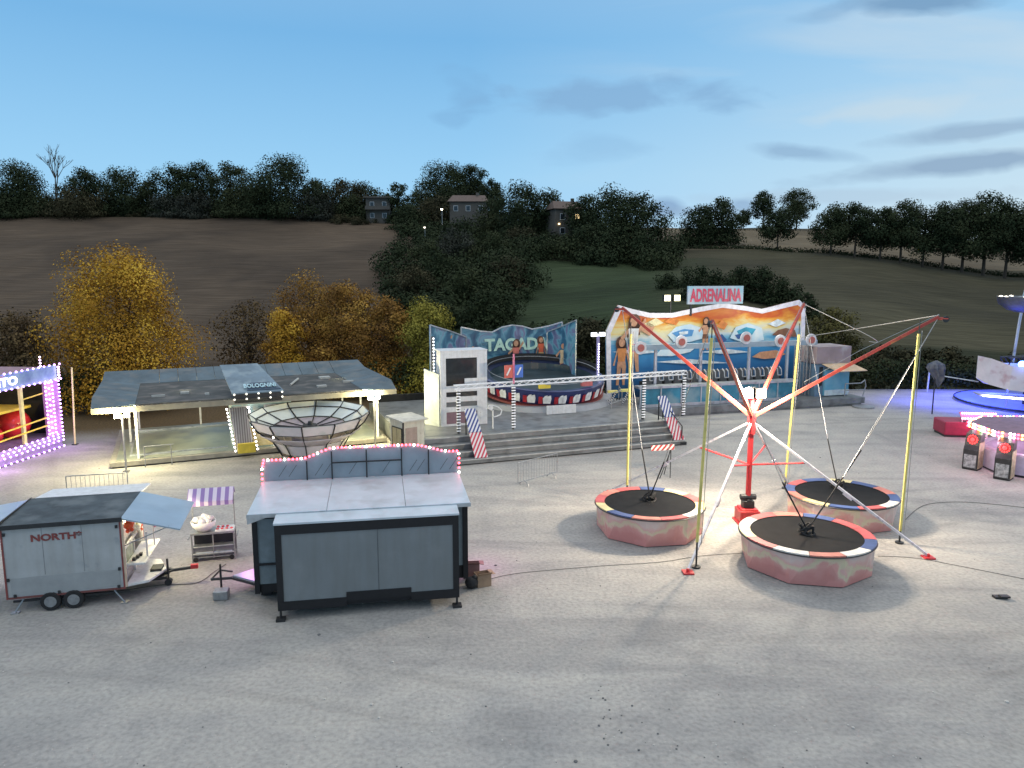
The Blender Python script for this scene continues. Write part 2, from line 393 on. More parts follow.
def leaf_arrays(cl, n, size, up=.35):
    """n leaf quads spread through ellipsoid clumps cl = (x,y,z,rx,ry,rz)"""
    cl = np.array(cl, float); w = cl[:,3]*cl[:,4]+cl[:,5]*cl[:,3]; w /= w.sum()
    k = rng.choice(len(cl), n, p=w); d = rng.normal(size=(n,3)); d /= np.linalg.norm(d, axis=1)[:,None]
    rad = rng.uniform(.08, 1.05, n)**.62
    c = cl[k,:3]+d*rad[:,None]*cl[k,3:6]
    nrm = d+rng.normal(size=(n,3))*.42; nrm[:,2] += up; nrm /= np.linalg.norm(nrm, axis=1)[:,None]
    t = np.cross(nrm, rng.normal(size=(n,3))); t /= np.linalg.norm(t, axis=1)[:,None]; bt = np.cross(nrm, t)
    s = size*rng.uniform(.5, 1.25, n)[:,None]
    q = np.stack([c-t*s*.55-bt*s*.1, c-bt*s*.4+t*s*.1, c+t*s*.6, c+bt*s*.42], 1)
    return q.reshape(-1,3)
def leaf_mesh(name, q, material, root=None):
    n = len(q)//4; me = bpy.data.meshes.new(name); me.vertices.add(n*4); me.vertices.foreach_set('co', q.astype(np.float32).ravel())
    me.loops.add(n*4); me.loops.foreach_set('vertex_index', np.arange(n*4, dtype=np.int32))
    me.polygons.add(n); me.polygons.foreach_set('loop_start', np.arange(0, n*4, 4, dtype=np.int32))
    me.update(calc_edges=True); me.materials.append(material)
    o = bpy.data.objects.new(name, me); col.objects.link(o); o.parent = root; return o
def make_tree(name, label, cat, x, y, w, h, z0, material, crown0=.22, n=None, leaf=.5, group=None, clumps=16, trunk=True, shape='round', sparse=False):
    """w crown width, h full height, crown0 = share of h that is bare trunk"""
    root = thing(name, label, cat, (x, y, z0), random.uniform(0, 6.28), group)
    if n is None: n = int(min(36000, 4.6*w*h*(1-crown0)/(leaf*leaf*.42)))
    cb = h*crown0; ch = h-cb; cl = []; tips = []
    for k in range(clumps):
        u = (k+.5)/clumps; zz = cb+ch*(.1+.82*u)
        if shape == 'cone': prof = max(.12, 1-u*.85)*min(1, .5+u*3)
        elif shape == 'flat': prof = .75+.35*sin(pi*u)
        else: prof = max(.25, math.sqrt(max(0, 1-(2*u-.85)**2*.8)))
        a = k*2.4+random.random(); r = w/2*prof*random.uniform(.3,.78)
        s_ = w*random.uniform(.17,.27)*(1.1-.3*u)
        px_, py_ = r*cos(a), r*sin(a)
        cl.append((px_, py_, zz, s_, s_, s_*random.uniform(.6,.95))); tips.append((px_, py_, zz))
    cl.append((0,0,cb+ch*.5, w*.26, w*.26, ch*.36))
    if crown0 < .1:
        for k in range(5):
            a = k*1.26; cl.append((w*.3*cos(a), w*.3*sin(a), ch*.12, w*.2, w*.2, ch*.14))
    leaf_mesh('crown' if trunk else 'foliage', leaf_arrays(cl, n, leaf), material, root)
    if trunk:
        t = MB(); r0 = max(.1, h*.022)
        t.tube((0,0,-.6), (.05*h*.2,0,cb+ch*.35), r0, 8, 0, r0*.6); t.tube((.05*h*.2,0,cb+ch*.35), (0,.02*h,cb+ch*.85), r0*.6, 6, 0, r0*.15)
        for (a_, b_, c_) in tips[::1 if sparse else 2]:
            zb = cb+(c_-cb)*.35; t.tube((.01*h,0,zb), (a_, b_, c_), r0*.35, 5, 0, r0*.08)
        t.build('trunk', M_bark, root)
    return root
def far_tree(px, top, base_y, wpx, label, material=L_dark, crown0=.18, name='tree', cat='tree', zbase=None, group=None, **kw):
    x = AT(px, 200, base_y).x; z0 = zt(x, base_y)-.2
    ztop = AT(px, top, base_y).z; w = wpx*base_y/FPX*1.0
    return make_tree(name, label, cat, x, base_y, w, max(1.2, (ztop-z0)*1.0), z0, material, crown0, group=group, **kw)
SK = 'trees along the left skyline'
L1 = [(-28,172,206,50,L_dark,'partly cut off by the frame at the far left'),(20,164,205,58,L_dark,'wide crown, leftmost whole tree on the skyline'),(86,167,206,36,L_dark,'just right of the bare tree'),
      (122,167,207,42,L_dark,'low round crown, second right of the bare tree'),(149,179,208,26,L_mid,'small tree in the dip of the left skyline'),
      (176,164,206,36,L_dark,'first of three tall crowns above the grey bushes'),(202,161,207,34,L_dark,'middle of three tall crowns above the grey bushes'),(231,161,205,34,L_mid,'last of three tall crowns above the grey bushes'),
      (258,182,208,30,L_dark,'small tree left of the tallest skyline tree'),(286,156,200,58,L_dark,'tallest and broadest dark tree over the brown field'),(316,179,206,28,L_mid,'just right of the tallest skyline tree'),
      (343,179,208,36,L_olive,'low olive tree before the flat roofed house'),(366,183,214,34,L_dark,'dark tree rising behind the flat roofed house'),(397,181,203,20,L_dark,'narrow pointed tree right of the flat roofed house'),(421,190,204,30,L_mid,'small tree left of the wide flat crown')]
for px, tp, Y, w, mt, txt in L1: far_tree(px, tp, Y, w*1.45, 'dark broadleaf tree, '+txt, mt, .03, group=SK, leaf=.42)
B1 = [(8,193,201,60,L_dark,'at the far left'),(38,194,202,40,L_mid,'under the bare tree'),(75,190,201,56,L_olive,'ending the left clump of bushes'),(172,194,203,40,L_grey,'pale grey, left of the pair above the field'),(196,192,202,30,L_grey,'pale grey, right of the pair above the field'),
      (240,188,202,46,L_mid,'left of the tallest tree'),(318,192,202,44,L_grey,'right of the tallest tree'),(350,195,203,30,L_mid,'before the flat roofed house'),(270,196,201,40,L_dark,'at the foot of the tallest tree')]
for px, tp, Y, w, mt, txt in B1: far_tree(px, tp, Y, w*1.3, 'low bush above the brown field, '+txt, mt, .0, 'bush', 'bush', group='bushes on the upper edge of the brown field', trunk=False, leaf=.4, clumps=14)
# bare tree
bx = AT(52,150,204); br = thing('bare_tree', 'leafless bare tree with fanned branches on the left skyline', 'tree', (bx.x, 204, zt(bx.x, 204)-.2)); t = MB()
hb = AT(52,149,204).z-zt(bx.x, 204)
def branch(t, p, d, L_, r, k):
    q = p+d*L_; t.tube(p, q, r, 5, 0, r*.65)
    if k == 0: return
    for i in range(3 if k > 1 else 4):
        a = random.uniform(-.55,.55); b_ = random.uniform(-.5,.5)
        nd = (d+Vector((a, b_, .12))).normalized(); branch(t, q, nd, L_*random.uniform(.55,.8), r*.6, k-1)
branch(t, Vector((0,0,0)), Vector((0,0,1)), hb*.36, .3, 4); t.build('trunk', M_bark, br)
L2 = [(448,164,212,56,L_dark,.1,'wide flat crown on the hilltop, left half of the pair'),(474,163,213,34,L_dark,.1,'wide flat crown on the hilltop, right half of the pair'),(492,177,205,22,L_dark,.1,'small dark tree between the flat crowns and the round wood'),
      (497,196,175,34,L_mid,.05,'dull green tree right of the tiled roof'),(523,184,165,52,L_dark,.05,'big round dark tree left of the lit house'),(549,190,168,36,L_dark,.05,'dark tree touching the lit house from the left'),
      (586,194,158,34,L_dark,.08,'dark tree touching the lit house from the right'),(612,190,150,58,L_dark,.05,'broadest dark tree right of the lit house'),(640,193,152,44,L_dark,.08,'dark tree ending the round wood on its right'),(600,222,140,44,L_dark,.02,'low and dark below the broadest tree'),
      (641,235,138,44,L_dark,.02,'dark low tree ending the wood above the meadow'),(566,240,140,40,L_mid,.02,'dull green tree below the lit house'),(530,236,142,46,L_dark,.02,'dark low tree below the big round tree'),(660,252,128,34,L_mid,.0,'low dull green tree where the wood meets the right field'),
      (437,196,190,40,L_olive,.05,'brownish tree below the wide flat crowns'),(408,205,188,40,L_dark,.05,'dark tree right below the flat roofed house'),(462,220,170,40,L_dark,.03,'dark tree under the tiled roof')]
for px, tp, Y, w, mt, c0, txt in L2: far_tree(px, tp, Y, w*1.35, 'tree in the central wood, '+txt, mt, c0, group='trees of the central wood', leaf=.38)
L3 = [(700,205,160,38,L_dark,.04,'left crown of the dark clump left of the far field'),(722,196,162,40,L_dark,.04,'right crown of the dark clump left of the far field'),(745,209,226,14,L_mid,.2,'tiny one alone on the far skyline'),
      (764,191,226,24,L_dark,.25,'left tall tree of the skyline pair above the pale field'),(798,189,226,30,L_mid,.25,'right tall tree of the skyline pair above the pale field'),(780,209,152,36,L_dark,.3,'lone tree in front of the skyline pair')]
for px, tp, Y, w, mt, c0, txt in L3: far_tree(px, tp, Y, w*1.3, 'field tree, '+txt, mt, c0, group='trees around the pale field', leaf=.38)
ords = ['first','second','third','fourth','fifth','sixth','seventh','eighth','ninth','tenth','eleventh']
row = [(834,207,40),(858,203,42),(884,207,36),(905,201,40),(928,209,40),(948,203,40),(968,199,42),(990,193,50),(1012,203,44),(1038,200,44),(1064,206,40)]
for i, (px, tp, w) in enumerate(row):
    far_tree(px, tp, 147-(px-834)*.035, w*1.35, 'dark oak tree, '+ords[i]+' from the left in the row between the two right fields', L_dark if i % 3 else L_mid, .24, group='row of oaks between the two right fields', leaf=.33, clumps=13)
L4 = [(672,270,108,30,'leftmost, small'),(700,262,100,40,'left end of the tall ones'),(722,268,98,40,'second from the left'),(745,262,99,44,'third from the left'),(768,263,98,42,'fourth from the left'),(790,277,96,40,'right end of the tall ones'),(812,288,92,30,'rightmost, low')]
for px, tp, Y, w, txt in L4: far_tree(px, tp+4, Y, w*1.1, 'dark bush behind the sunset backdrop, '+txt+' of the clump', L_dark, 0, 'bush', 'bush', group='bushes behind the sunset backdrop', trunk=False, leaf=.26, clumps=12)
L5 = [(412,262,112,46,L_olive,'olive brown, lowest left'),(440,252,122,50,L_dark,'dark, above the lowest olive one'),(470,268,108,52,L_mid,'dull green, in the middle of the slope'),(508,258,116,44,L_olive,'brownish, right of the middle'),
      (455,228,140,44,L_grey,'greyish, high on the slope'),(492,232,138,40,L_mid,'green, high right'),(425,240,132,40,L_mid,'green, left below the dim lamp'),(488,290,96,60,L_dark,'dark, lowest right by the meadow'),(405,290,98,40,L_dark,'dark, lowest left behind the rust orange trees'),(520,228,150,36,L_olive,'olive, below the big round tree')]
for px, tp, Y, w, mt, txt in L5: far_tree(px, tp, Y, w*1.2, 'slope shrub, '+txt, mt, .0, 'shrub', 'shrub', group='shrubs on the wooded slope', trunk=False, leaf=.3, clumps=12)
# wooded slope: reads as one mass
cl = []
def wood(pxs, n):
    for k in range(n):
        px = random.uniform(*pxs[0]); Y = random.uniform(*pxs[1]); x = AT(px, 250, Y).x
        r = random.uniform(1.6,3.6)*pxs[2]; cl.append((x, Y, zt(x, Y)+r*.45, r, r, r*.85))
wood(((385,530),(100,142),1.), 110); wood(((500,680),(132,150),.9), 50); wood(((395,500),(150,185),.9), 40); wood(((430,640),(82,88),.62), 60); wood(((480,640),(150,165),.8), 30); wood(((-80,395),(206,216),1.25), 120); wood(((395,560),(198,212),1.0), 40)
leaf_mesh('undergrowth', leaf_arrays(cl, 260000, .4), L_dark)
tag(bpy.data.objects['undergrowth'], 'dark mass of undergrowth covering the slope below the houses', 'undergrowth', kind='stuff')
cl = []; wood(((380,480),(104,135),.6), 45); wood(((690,1060),(66,80),.34), 170); wood(((-60,60),(60,75),.5), 40); wood(((440,1000),(60,66),.3), 60); wood(((330,425),(195,201),.5), 25); wood(((-60,360),(201,204),.35), 70)
leaf_mesh('scrub', leaf_arrays(cl, 90000, .3), L_olive)
tag(bpy.data.objects['scrub'], 'olive brown scrub and weeds behind the fairground and on the slope', 'scrub', kind='stuff')
# field-edge hedge line under the oak row
cl = []
for k in range(160):
    px = 660+k*2.6; Y = 149.5-(px-834)*.03; x = AT(px, 250, Y).x; cl.append((x, Y, zt(x, Y)+.2, 1.3, 1., .8))
h_ = leaf_mesh('field_hedge', leaf_arrays(cl, 6500, .35), L_dark); tag(h_, 'thin low hedge line dividing the two right fields', 'hedge')
# hedges behind the lot
def hedge(label, pts, h, w, n):
    cl = []; P = [Vector(p) for p in pts]
    for a, b_ in zip(P, P[1:]):
        L_ = (b_-a).length; k = int(L_/.7)
        for i in range(k):
            c = a+(b_-a)*(i+random.random()*.6)/k; hh_ = h*random.uniform(.85,1.1); cl.append((c.x, c.y, hh_*.5, w*.55, w*.55, hh_*.5))
    tag(leaf_mesh('hedge', leaf_arrays(cl, n, .2), L_dark), label, 'hedge')
hedge('tall dark hedge along the right back edge of the gravel lot', [(22,57.6,0),(60,57.8,0)], 2.6, 1.6, 20000)
hedge('dark hedge between the long pavilion and the white cabin tower', [(-11,52.4,0),(2,54.5,0),(22,57,0)], 3.0, 1.8, 16000)
hedge('dark hedge right of the violet lit booth', [(-33,46.5,0),(-24.6,48.5,0)], 3.1, 2.2, 9000)
# autumn trees behind the lot
def near_tree(name, label, px, top, Y, wpx, bottom_share, mt, n, leaf, shape='round', sparse=False, clumps=24, z0=0, group='autumn trees behind the gravel lot'):
    x = AT(px, 300, Y).x; h = AT(px, top, Y).z-z0
    make_tree(name, label, 'tree', x, Y, wpx*Y/FPX, h, z0, mt, bottom_share, n, leaf, group, clumps, True, shape, sparse)
near_tree('autumn_tree', 'large golden autumn tree between the violet booth and the pavilion', 119, 248, 49, 143, .05, L_gold, 50000, .135, 'round', clumps=44)
near_tree('autumn_tree', 'thin rusty tree with gaps, left behind the pavilion roof', 246, 296, 56, 80, .1, L_brown, 4200, .17, sparse=True)
near_tree('autumn_tree', 'small yellow tree behind the pavilion roof lettering', 283, 306, 52, 56, .1, L_gold, 12000, .135, sparse=True)
near_tree('autumn_tree', 'sparse brown tree in the middle behind the pavilion', 308, 274, 58, 96, .12, L_rust, 13000, .14, sparse=True)
near_tree('autumn_tree', 'broad rust orange tree behind the right half of the pavilion', 346, 279, 55, 96, .05, L_rust, 36000, .14)
near_tree('autumn_tree', 'orange tree leaning towards the yellow green tree', 386, 294, 54, 66, .05, L_rust, 21000, .14)
near_tree('autumn_tree', 'yellow green tree left of the lettered backdrop', 426, 299, 54, 74, .03, L_lime, 26000, .135)
near_tree('autumn_tree', 'dim brown tree beyond the violet lit booth', 14, 312, 60, 90, .05, L_brown, 9000, .2)
near_tree('autumn_tree', 'rounded olive yellow tree right of the sunset backdrop', 833, 304, 61, 62, .05, L_lime if False else leafmat('olive yellow leaves', (.06,.055,.02), (.13,.115,.04)), 12000, .18)
near_tree('autumn_tree', 'olive shrub tree behind the lettered backdrop', 590, 318, 60, 60, .05, L_olive, 8000, .2)
# ================================================================ far houses
M_wallh = mat('pale house render', (.1,.088,.074), .85, 0, .12, 1); M_tile = mat('clay roof tiles', (.11,.075,.06), .85, 0, .25, 3)
def house(name, label, px, py_base, Y, w, d, h, storeys, gable, rz=0., lit=False):
    x = AT(px, 200, Y).x; z0 = AT(px, py_base, Y).z
    r = thing(name, label, 'house', (x, Y, z0), rz)
    b = MB(); b.box(-w/2,0,-4,w/2,d,h); b.build('wall', M_wallh, r)
    rf = MB(); o_ = .5
    if gable:
        rf.slab([(-w/2-o_,-o_,h),(w/2+o_,-o_,h),(w/2-.5,d/2,h+1.8),(-w/2+.5,d/2,h+1.8)], .18); rf.slab([(w/2+o_,d+o_,h),(-w/2-o_,d+o_,h),(-w/2+.5,d/2,h+1.8),(w/2-.5,d/2,h+1.8)], .18)
        rf.slab([(-w/2-o_,d+o_,h),(-w/2-o_,-o_,h),(-w/2+.5,d/2,h+1.8)], .18); rf.slab([(w/2+o_,-o_,h),(w/2+o_,d+o_,h),(w/2-.5,d/2,h+1.8)], .18)
    else: rf.box(-w/2-o_,-.8,h,w/2+o_,d+.4,h+.35)
    ro = rf.build('roof', M_tile if gable else M_wallh, r)
    if gable: MB().box(w*.2,d*.4,h+.8,w*.2+.6,d*.4+.6,h+2.4).build('chimney', M_wallh, ro)
    n = max(2, int(w/2.6))
    for s_ in range(storeys):
        zb = h-2.3-s_*2.9
        for k in range(n):
            xc = -w/2+w*(k+.5)/n
            wo = MB().box(xc-.55,-.08,zb,xc+.55,.02,zb+1.3).build('window', M_white, r)
            MB().box(xc-.47,-.1,zb+.08,xc+.47,-.085,zb+1.22).build('pane', E_house if lit and k == n-1 and s_ == 0 else M_glass, wo)
    if not gable:
        bl = MB(); bl.box(-w/2,-1.4,h-3.1,w/2,0,h-2.9); bl.box(-w/2,-1.4,h-2.9,w/2,-1.3,h-2.2); bl.build('balcony', M_wallh, r)
    return r
house('house', 'flat roofed two storey house at the edge of the brown field', 378, 218, 202, 6.5, 7, 5.2, 2, False)
house('house', 'low house with tiled hip roof between the hilltop trees', 468, 214, 186, 9, 7, 3.0, 1, True)
hr = house('house', 'yellow lit house half hidden between two dark trees', 570, 236, 160, 6.5, 6, 5.6, 2, True, .3, True)
MB().box(-2.6,-.3,2.3,-2.3,-.05,2.6).build('wall_lamp', E_house, hr)
def streetlamp(px, py, Y, label, e):
    p = AT(px, py, Y); z0 = zt(p.x, Y); r = thing('street_lamp', label, 'street lamp', (p.x, Y, z0), group='lit lamps on the hill')
    h = max(3., p.z-z0); m_ = MB(); m_.cyl(0,0,0,h,.08,6,0,.05); m_.tube((0,0,h),(0,-.7,h+.1),.04,5); m_.build('pole', M_steel, r)
    q = MB(); q.box(-.22,-1.0,h-.02,.22,-.5,h+.14); q.build('lamp_head', M_dark, r); MB().ball((0,-.78,h-.1),.24).build('bulb', e, r)
streetlamp(442,209,180,'lit lamp left of the tiled hip roof', mat('house lamp glow', (1,.85,.6), emit=14.))
streetlamp(425,227,165,'dim lamp on the slope below the flat crowned trees', mat('dim lamp glow', (1,.85,.7), emit=2.))
# ================================================================ BUNGEE TRAMPOLINES
hub = Vector((8.57, 26.15, 3.9))
tips = {'FL': Vector((5.87,21.9,7.6)), 'FR': Vector((13.72,24.0,7.6)), 'BL': Vector((4.15,28.2,7.7)), 'BR': Vector((11.85,30.4,7.75))}
feet = [Vector((5.33,21.48,0)), Vector((13.27,22.68,0)), Vector((11.75,30.64,0)), Vector((3.95,29.7,0))]
bg = thing('bungee_frame', 'red mast with four raised red arms and slanted silver legs between the trampolines', 'bungee ride', (hub.x, hub.y, 0))
off = Vector((hub.x, hub.y, 0))
M_arm = mat('red orange arm paint', (.33,.045,.032), .5, 0, .25, 2, wear=((.4,.17,.05), 5, .62))
M_leg = mat('scuffed silver paint', (.55,.55,.58), .4, .3, .2, 4, wear=((.35,.3,.38), 7, .58))
b = MB(); b.tube((0,0,.7), (0,0,4.25), .095, 12); b.tube((0,0,3.3), (0,0,4.1), .15, 12); b.build('mast', M_red, bg)
b = MB(); b.box(-.36,-.36,.05,.36,.36,.5); b.box(-.42,-.42,0,.42,.42,.07); b.box(-.3,-.3,.5,.3,.3,.56); b.build('base_box', M_red, bg, bevel=.015)
b = MB(); b.box(-.2,-.16,.56,.2,.16,.82); b.tube((-.28,0,.95),(.28,0,.95),.11,10); b.tube((0,-.2,.8),(0,.2,.8),.1,8); b.build('winch', M_dark, bg, bevel=.01)
b = MB(); b.tube((0,0,4.05),(0,0,4.6),.07,10); b.tube((-.3,0,4.55),(.3,0,4.55),.03); b.build('lamp_post', M_red, bg)
for k, (k_, t_) in enumerate(tips.items()):
    p = hub-off; q = t_-off; d = (q-p).normalized(); s_ = p+d*.1
    a = MB(); a.tube(s_, q, .085, 4, 0, .065)
    e = q-d*.1; a.tube(e, e+Vector((d.x,d.y,0)).normalized()*.35, .05, 6); ar = a.build('arm', M_arm, bg)
    w = MB(); e2 = q+Vector((d.x,d.y,0)).normalized()*.2; n_ = Vector((-d.y,d.x,0)).normalized()
    w.tube(e2-n_*.04-Vector((0,0,.08)), e2+n_*.04-Vector((0,0,.08)), .1, 12); w.build('pulley', M_dark, ar)
    # hauling cable along the arm
    if k_ in ('FR','BR'):
        c = MB(); c.path([p+(q-p)*.3+Vector((0,0,.25)), p+(q-p)*.6+Vector((0,0,.3)), q+Vector((0,0,.08))], .009, 4); c.build('cable', M_steel, ar)
for f_ in feet:
    p = hub-off-Vector((0,0,.15)); q = f_-off
    a = MB(); a.tube(p, q+Vector((0,0,.08)), .052, 4); mid_ = p+(q-p)*.55; a.tube(mid_, p+(q-p)*.6, .08, 4); lg = a.build('leg', M_leg, bg)
    s_ = MB(); s_.box(q.x-.16,q.y-.16,0,q.x+.16,q.y+.16,.05); s_.tube((q.x,q.y,.05),(q.x,q.y,.14),.05); s_.build('foot_plate', M_red, lg)
    s_ = MB(); r3 = p+(q-p)*.33; s_.tube((0,0,2.15), r3, .035, 6); s_.build('strut', M_red, bg)
lf = MB(); lf.box(-.38,-.2,4.6,-.05,.05,4.95); lf.box(.05,-.2,4.6,.38,.05,4.95); lf.box(-.16,.06,4.62,.16,.22,4.95)
lh = lf.build('floodlight', M_dark, bg)
for q_ in ((-.36,-.215,4.62,-.07,-.2,4.93),(.07,-.215,4.62,.36,-.2,4.93),(-.4,-.17,4.62,-.385,.02,4.93),(.385,-.17,4.62,.4,.02,4.93),(-.13,.222,4.64,.13,.235,4.93)): MB().box(*q_).build('lamp_glass', mat('mast lamp glass', (1,.74,.33), emit=2.1), lh)
for (dx, dy) in ((-.5,-.45),(.5,-.45),(0,.5)): lamp('mast_light', (hub.x+dx, hub.y+dy, 4.85), (1,.83,.62), 1150, .18)
# yellow sleeves hanging from the arms
M_sleeve = mat('yellow padded sleeve', (.56,.49,.15), .7, 0, .2, 3, wear=((.4,.33,.13), 6, .64))
for (p0, p1, txt) in ((Vector((4.5,28.2,.8)), Vector((4.5,28.2,6.7)), 'leftmost, behind the left trampoline'), (Vector((5.68,21.9,.83)), Vector((5.88,21.9,7.1)), 'front left, crossing the edge of the left trampoline'),
                      (Vector((11.5,30.4,.3)), Vector((11.72,30.4,6.5)), 'back right, between mast and right trampoline'), (Vector((13.03,24.0,.43)), Vector((13.12,24.0,7.05)), 'rightmost, beside the right trampoline')):
    r = thing('lift_pole', 'yellow pole under a red arm, '+txt, 'pole', (p0.x, p0.y, 0), group='yellow poles of the bungee trampolines')
    o_ = Vector((p0.x, p0.y, 0)); a = MB(); a.tube(p0-o_, p1-o_, .048, 8); a.build('sleeve', M_sleeve, r)
    a = MB(); a.tube(Vector((0,0,0)), p0-o_, .03, 6); a.tube((0,0,0),(0,0,.05),.14,8); a.build('core', M_dark, r); MB().tube(p1-o_, p1-o_+Vector((0,0,.45)), .018, 5).build('hanger', M_dark, r)
    a = MB(); a.tube(p0-o_+Vector((.13,0,-.1)), p1-o_+Vector((.1,0,.1)), .012, 4); a.build('rope', M_steel, r)
# trampolines
M_mat = mat('black jumping mat', (.012,.013,.015), .75, 0, .2, 3)
M_mat.node_tree.nodes['Principled BSDF'].inputs['Specular IOR Level'].default_value = .08
M_skirt = bpy.data.materials.new('worn pink skirt'); M_skirt.use_nodes = True
m = M_skirt; nt = m.node_tree; N = nt.nodes; Lk = nt.links; b_ = N['Principled BSDF']; tc = N.new('ShaderNodeTexCoord'); b_.inputs['Roughness'].default_value = .6
sep = N.new('ShaderNodeSeparateXYZ'); Lk.new(tc.outputs['Object'], sep.inputs[0])
nA = nznode(.9, 5, None, .4); nB = nznode(3.2, 8)
hz = mth('ADD', mth('ADD', sep.outputs['Z'], mth('MULTIPLY', mth('SUBTRACT', nA.outputs['Fac'], .5), 2.6)), mth('MULTIPLY', mth('SUBTRACT', nB.outputs['Fac'], .5), .5))
Lk.new(ramp(hz, [(.0, (.55,.24,.22)), (.4, (.6,.31,.28)), (.52, (.6,.48,.36)), (.64, (.56,.5,.34)), (.78, (.6,.36,.33)), (1., (.58,.46,.42))]), b_.inputs['Base Color'])
pads = [mat('red vinyl pad', (.42,.08,.08), .5), mat('cream vinyl pad', (.58,.5,.26), .45), mat('blue vinyl pad', (.045,.075,.2), .5), mat('white vinyl pad', (.62,.6,.55), .45), mat('faded red vinyl pad', (.48,.17,.13), .5)]
def trampoline(c, R, Hh, rz, label, seed, tilt=(0,0)):
    r = thing('trampoline', label, 'trampoline', (c[0], c[1], 0), rz, 'three bungee trampolines'); n = 8
    s_ = MB(); 
    for i in range(n):
        a0, a1 = 2*pi*i/n, 2*pi*(i+1)/n; k = 3
        for j in range(k):
            f0, f1 = j/k, (j+1)/k
            A = lerp(Vector((R*cos(a0),R*sin(a0),0)), Vector((R*cos(a1),R*sin(a1),0)), f0); B = lerp(Vector((R*cos(a0),R*sin(a0),0)), Vector((R*cos(a1),R*sin(a1),0)), f1)
            ru = R*1.02; at_, bt_ = lerp(a0,a1,f0), lerp(a0,a1,f1)
            A2 = Vector((ru*cos(at_), ru*sin(at_), Hh-.04)); B2 = Vector((ru*cos(bt_), ru*sin(bt_), Hh-.04))
            A_ = A.copy(); A_.z = .03; B_ = B.copy(); B_.z = .03
            s_.add([A_,B_,B2,A2], [(0,1,2,3)]); s_.add([A_*.985,B_*.985,B2*.985+Vector((0,0,.012)),A2*.985+Vector((0,0,.012))], [(3,2,1,0)])
    s_.build('skirt', M_skirt, r)
    f = MB(); f.lathe([(R*1.03,Hh-.06),(R*1.05,Hh-.03),(R*1.03,Hh),(R*.97,Hh),(R*.97,Hh-.06),(R*1.03,Hh-.06)], 60); f.build('frame', M_dark, r)
    rr = random.Random(seed); seq = []
    for i in range(12):
        c_ = rr.choice([0,1,2,0,1,2,3,4])
        while seq and c_ == seq[-1]: c_ = rr.choice([0,1,2,3,4])
        seq.append(c_)
    for i in range(12):
        pd = MB(); k = 5; a0 = 2*pi*i/12+.006; a1 = 2*pi*(i+1)/12-.006; Ri, Ro = R*.86, R*1.035
        for j in range(k):
            t0, t1 = lerp(a0,a1,j/k), lerp(a0,a1,(j+1)/k)
            q_ = [Vector((Ri*cos(t0),Ri*sin(t0),Hh+.015)),Vector((Ro*cos(t0),Ro*sin(t0),Hh+.03)),Vector((Ro*cos(t1),Ro*sin(t1),Hh+.03)),Vector((Ri*cos(t1),Ri*sin(t1),Hh+.015))]
            pd.add(q_, [(0,1,2,3)]); pd.add([q_[1], q_[1]-Vector((0,0,.07)), q_[2]-Vector((0,0,.07)), q_[2]], [(0,1,2,3)])
            pd.add([v-Vector((0,0,.012)) for v in q_], [(3,2,1,0)])
        pd.build('edge_pad', pads[seq[i]], r)
    mt = MB(); 
    mt.lathe([(R*.885,Hh-.005),(R*.6,Hh-.04),(R*.3,Hh-.06),(.01,Hh-.065)], 48); mt.build('jumping_mat', M_mat, r, smooth=True)
    l_ = MB(); 
    for i in range(n):
        a_ = 2*pi*i/n; l_.tube((R*.9*cos(a_),R*.9*sin(a_),0),(R*.9*cos(a_),R*.9*sin(a_),Hh-.06),.03,6)
    l_.build('support_posts', M_dark, r)
    return r
TF = (9.15, 22.25); TL = (4.85, 25.35); TR = (12.15, 26.6)
trampoline(TF, 1.93, .98, .2, 'front trampoline nearest the camera, worn pink skirt and coloured edge pads', 3)
trampoline(TL, 1.84, .98, .55, 'left trampoline with worn pink skirt beneath the yellow poles', 5)
trampoline(TR, 1.87, .95, -.1, 'back right trampoline partly hidden by a silver leg', 9)
def harness(c, zz, label, tA, tB, rz):
    r = thing('harness', label, 'harness', (c[0], c[1], 0), 0, 'harnesses lying on the trampolines'); p0 = Vector((0,0,zz))
    a = MB(); rr = random.Random(rz)
    for k in range(7):
        q = p0+Vector((rr.uniform(-.24,.24), rr.uniform(-.3,.3), rr.uniform(.04,.3))); a.tube(p0+Vector((rr.uniform(-.15,.15),rr.uniform(-.15,.15),.02)), q, .04, 6)
    for k in range(12):
        t = 2*pi*k/12; t2 = 2*pi*(k+1)/12; a.tube((.2*cos(t),.26*sin(t),zz+.07+.08*sin(t)),(.2*cos(t2),.26*sin(t2),zz+.07+.08*sin(t2)),.035,5)
        a.tube((.17*cos(t)-.1,.1*sin(t),zz+.2+.12*cos(t)),(.17*cos(t2)-.1,.1*sin(t2),zz+.2+.12*cos(t2)),.03,5)
    a.build('belt', M_black, r)
    for tp in (tA, tB):
        q = tips[tp]-Vector((c[0], c[1], 0)); mid_ = p0+(q-p0)*.27+Vector((0,0,-.12)); e = MB(); e.path([p0+Vector((0,0,.1)), p0+(q-p0)*.14+Vector((0,0,-.02)), mid_], .025, 6); e.build('elastic_cord', M_black, r)
        e = MB(); e.path([mid_, q], .012, 4); e.build('rope', M_steel, r)
harness((TF[0]+.1, TF[1]+.15), .93, 'black harness lying in the middle of the front trampoline', 'FL', 'FR', 1)
harness((TL[0]+.1, TL[1]+.5), .93, 'black harness lying on the left trampoline', 'BL', 'FL', 2)
harness((TR[0]+.25, TR[1]+.9), .9, 'black harness lying at the back of the right trampoline', 'BR', 'FR', 3)
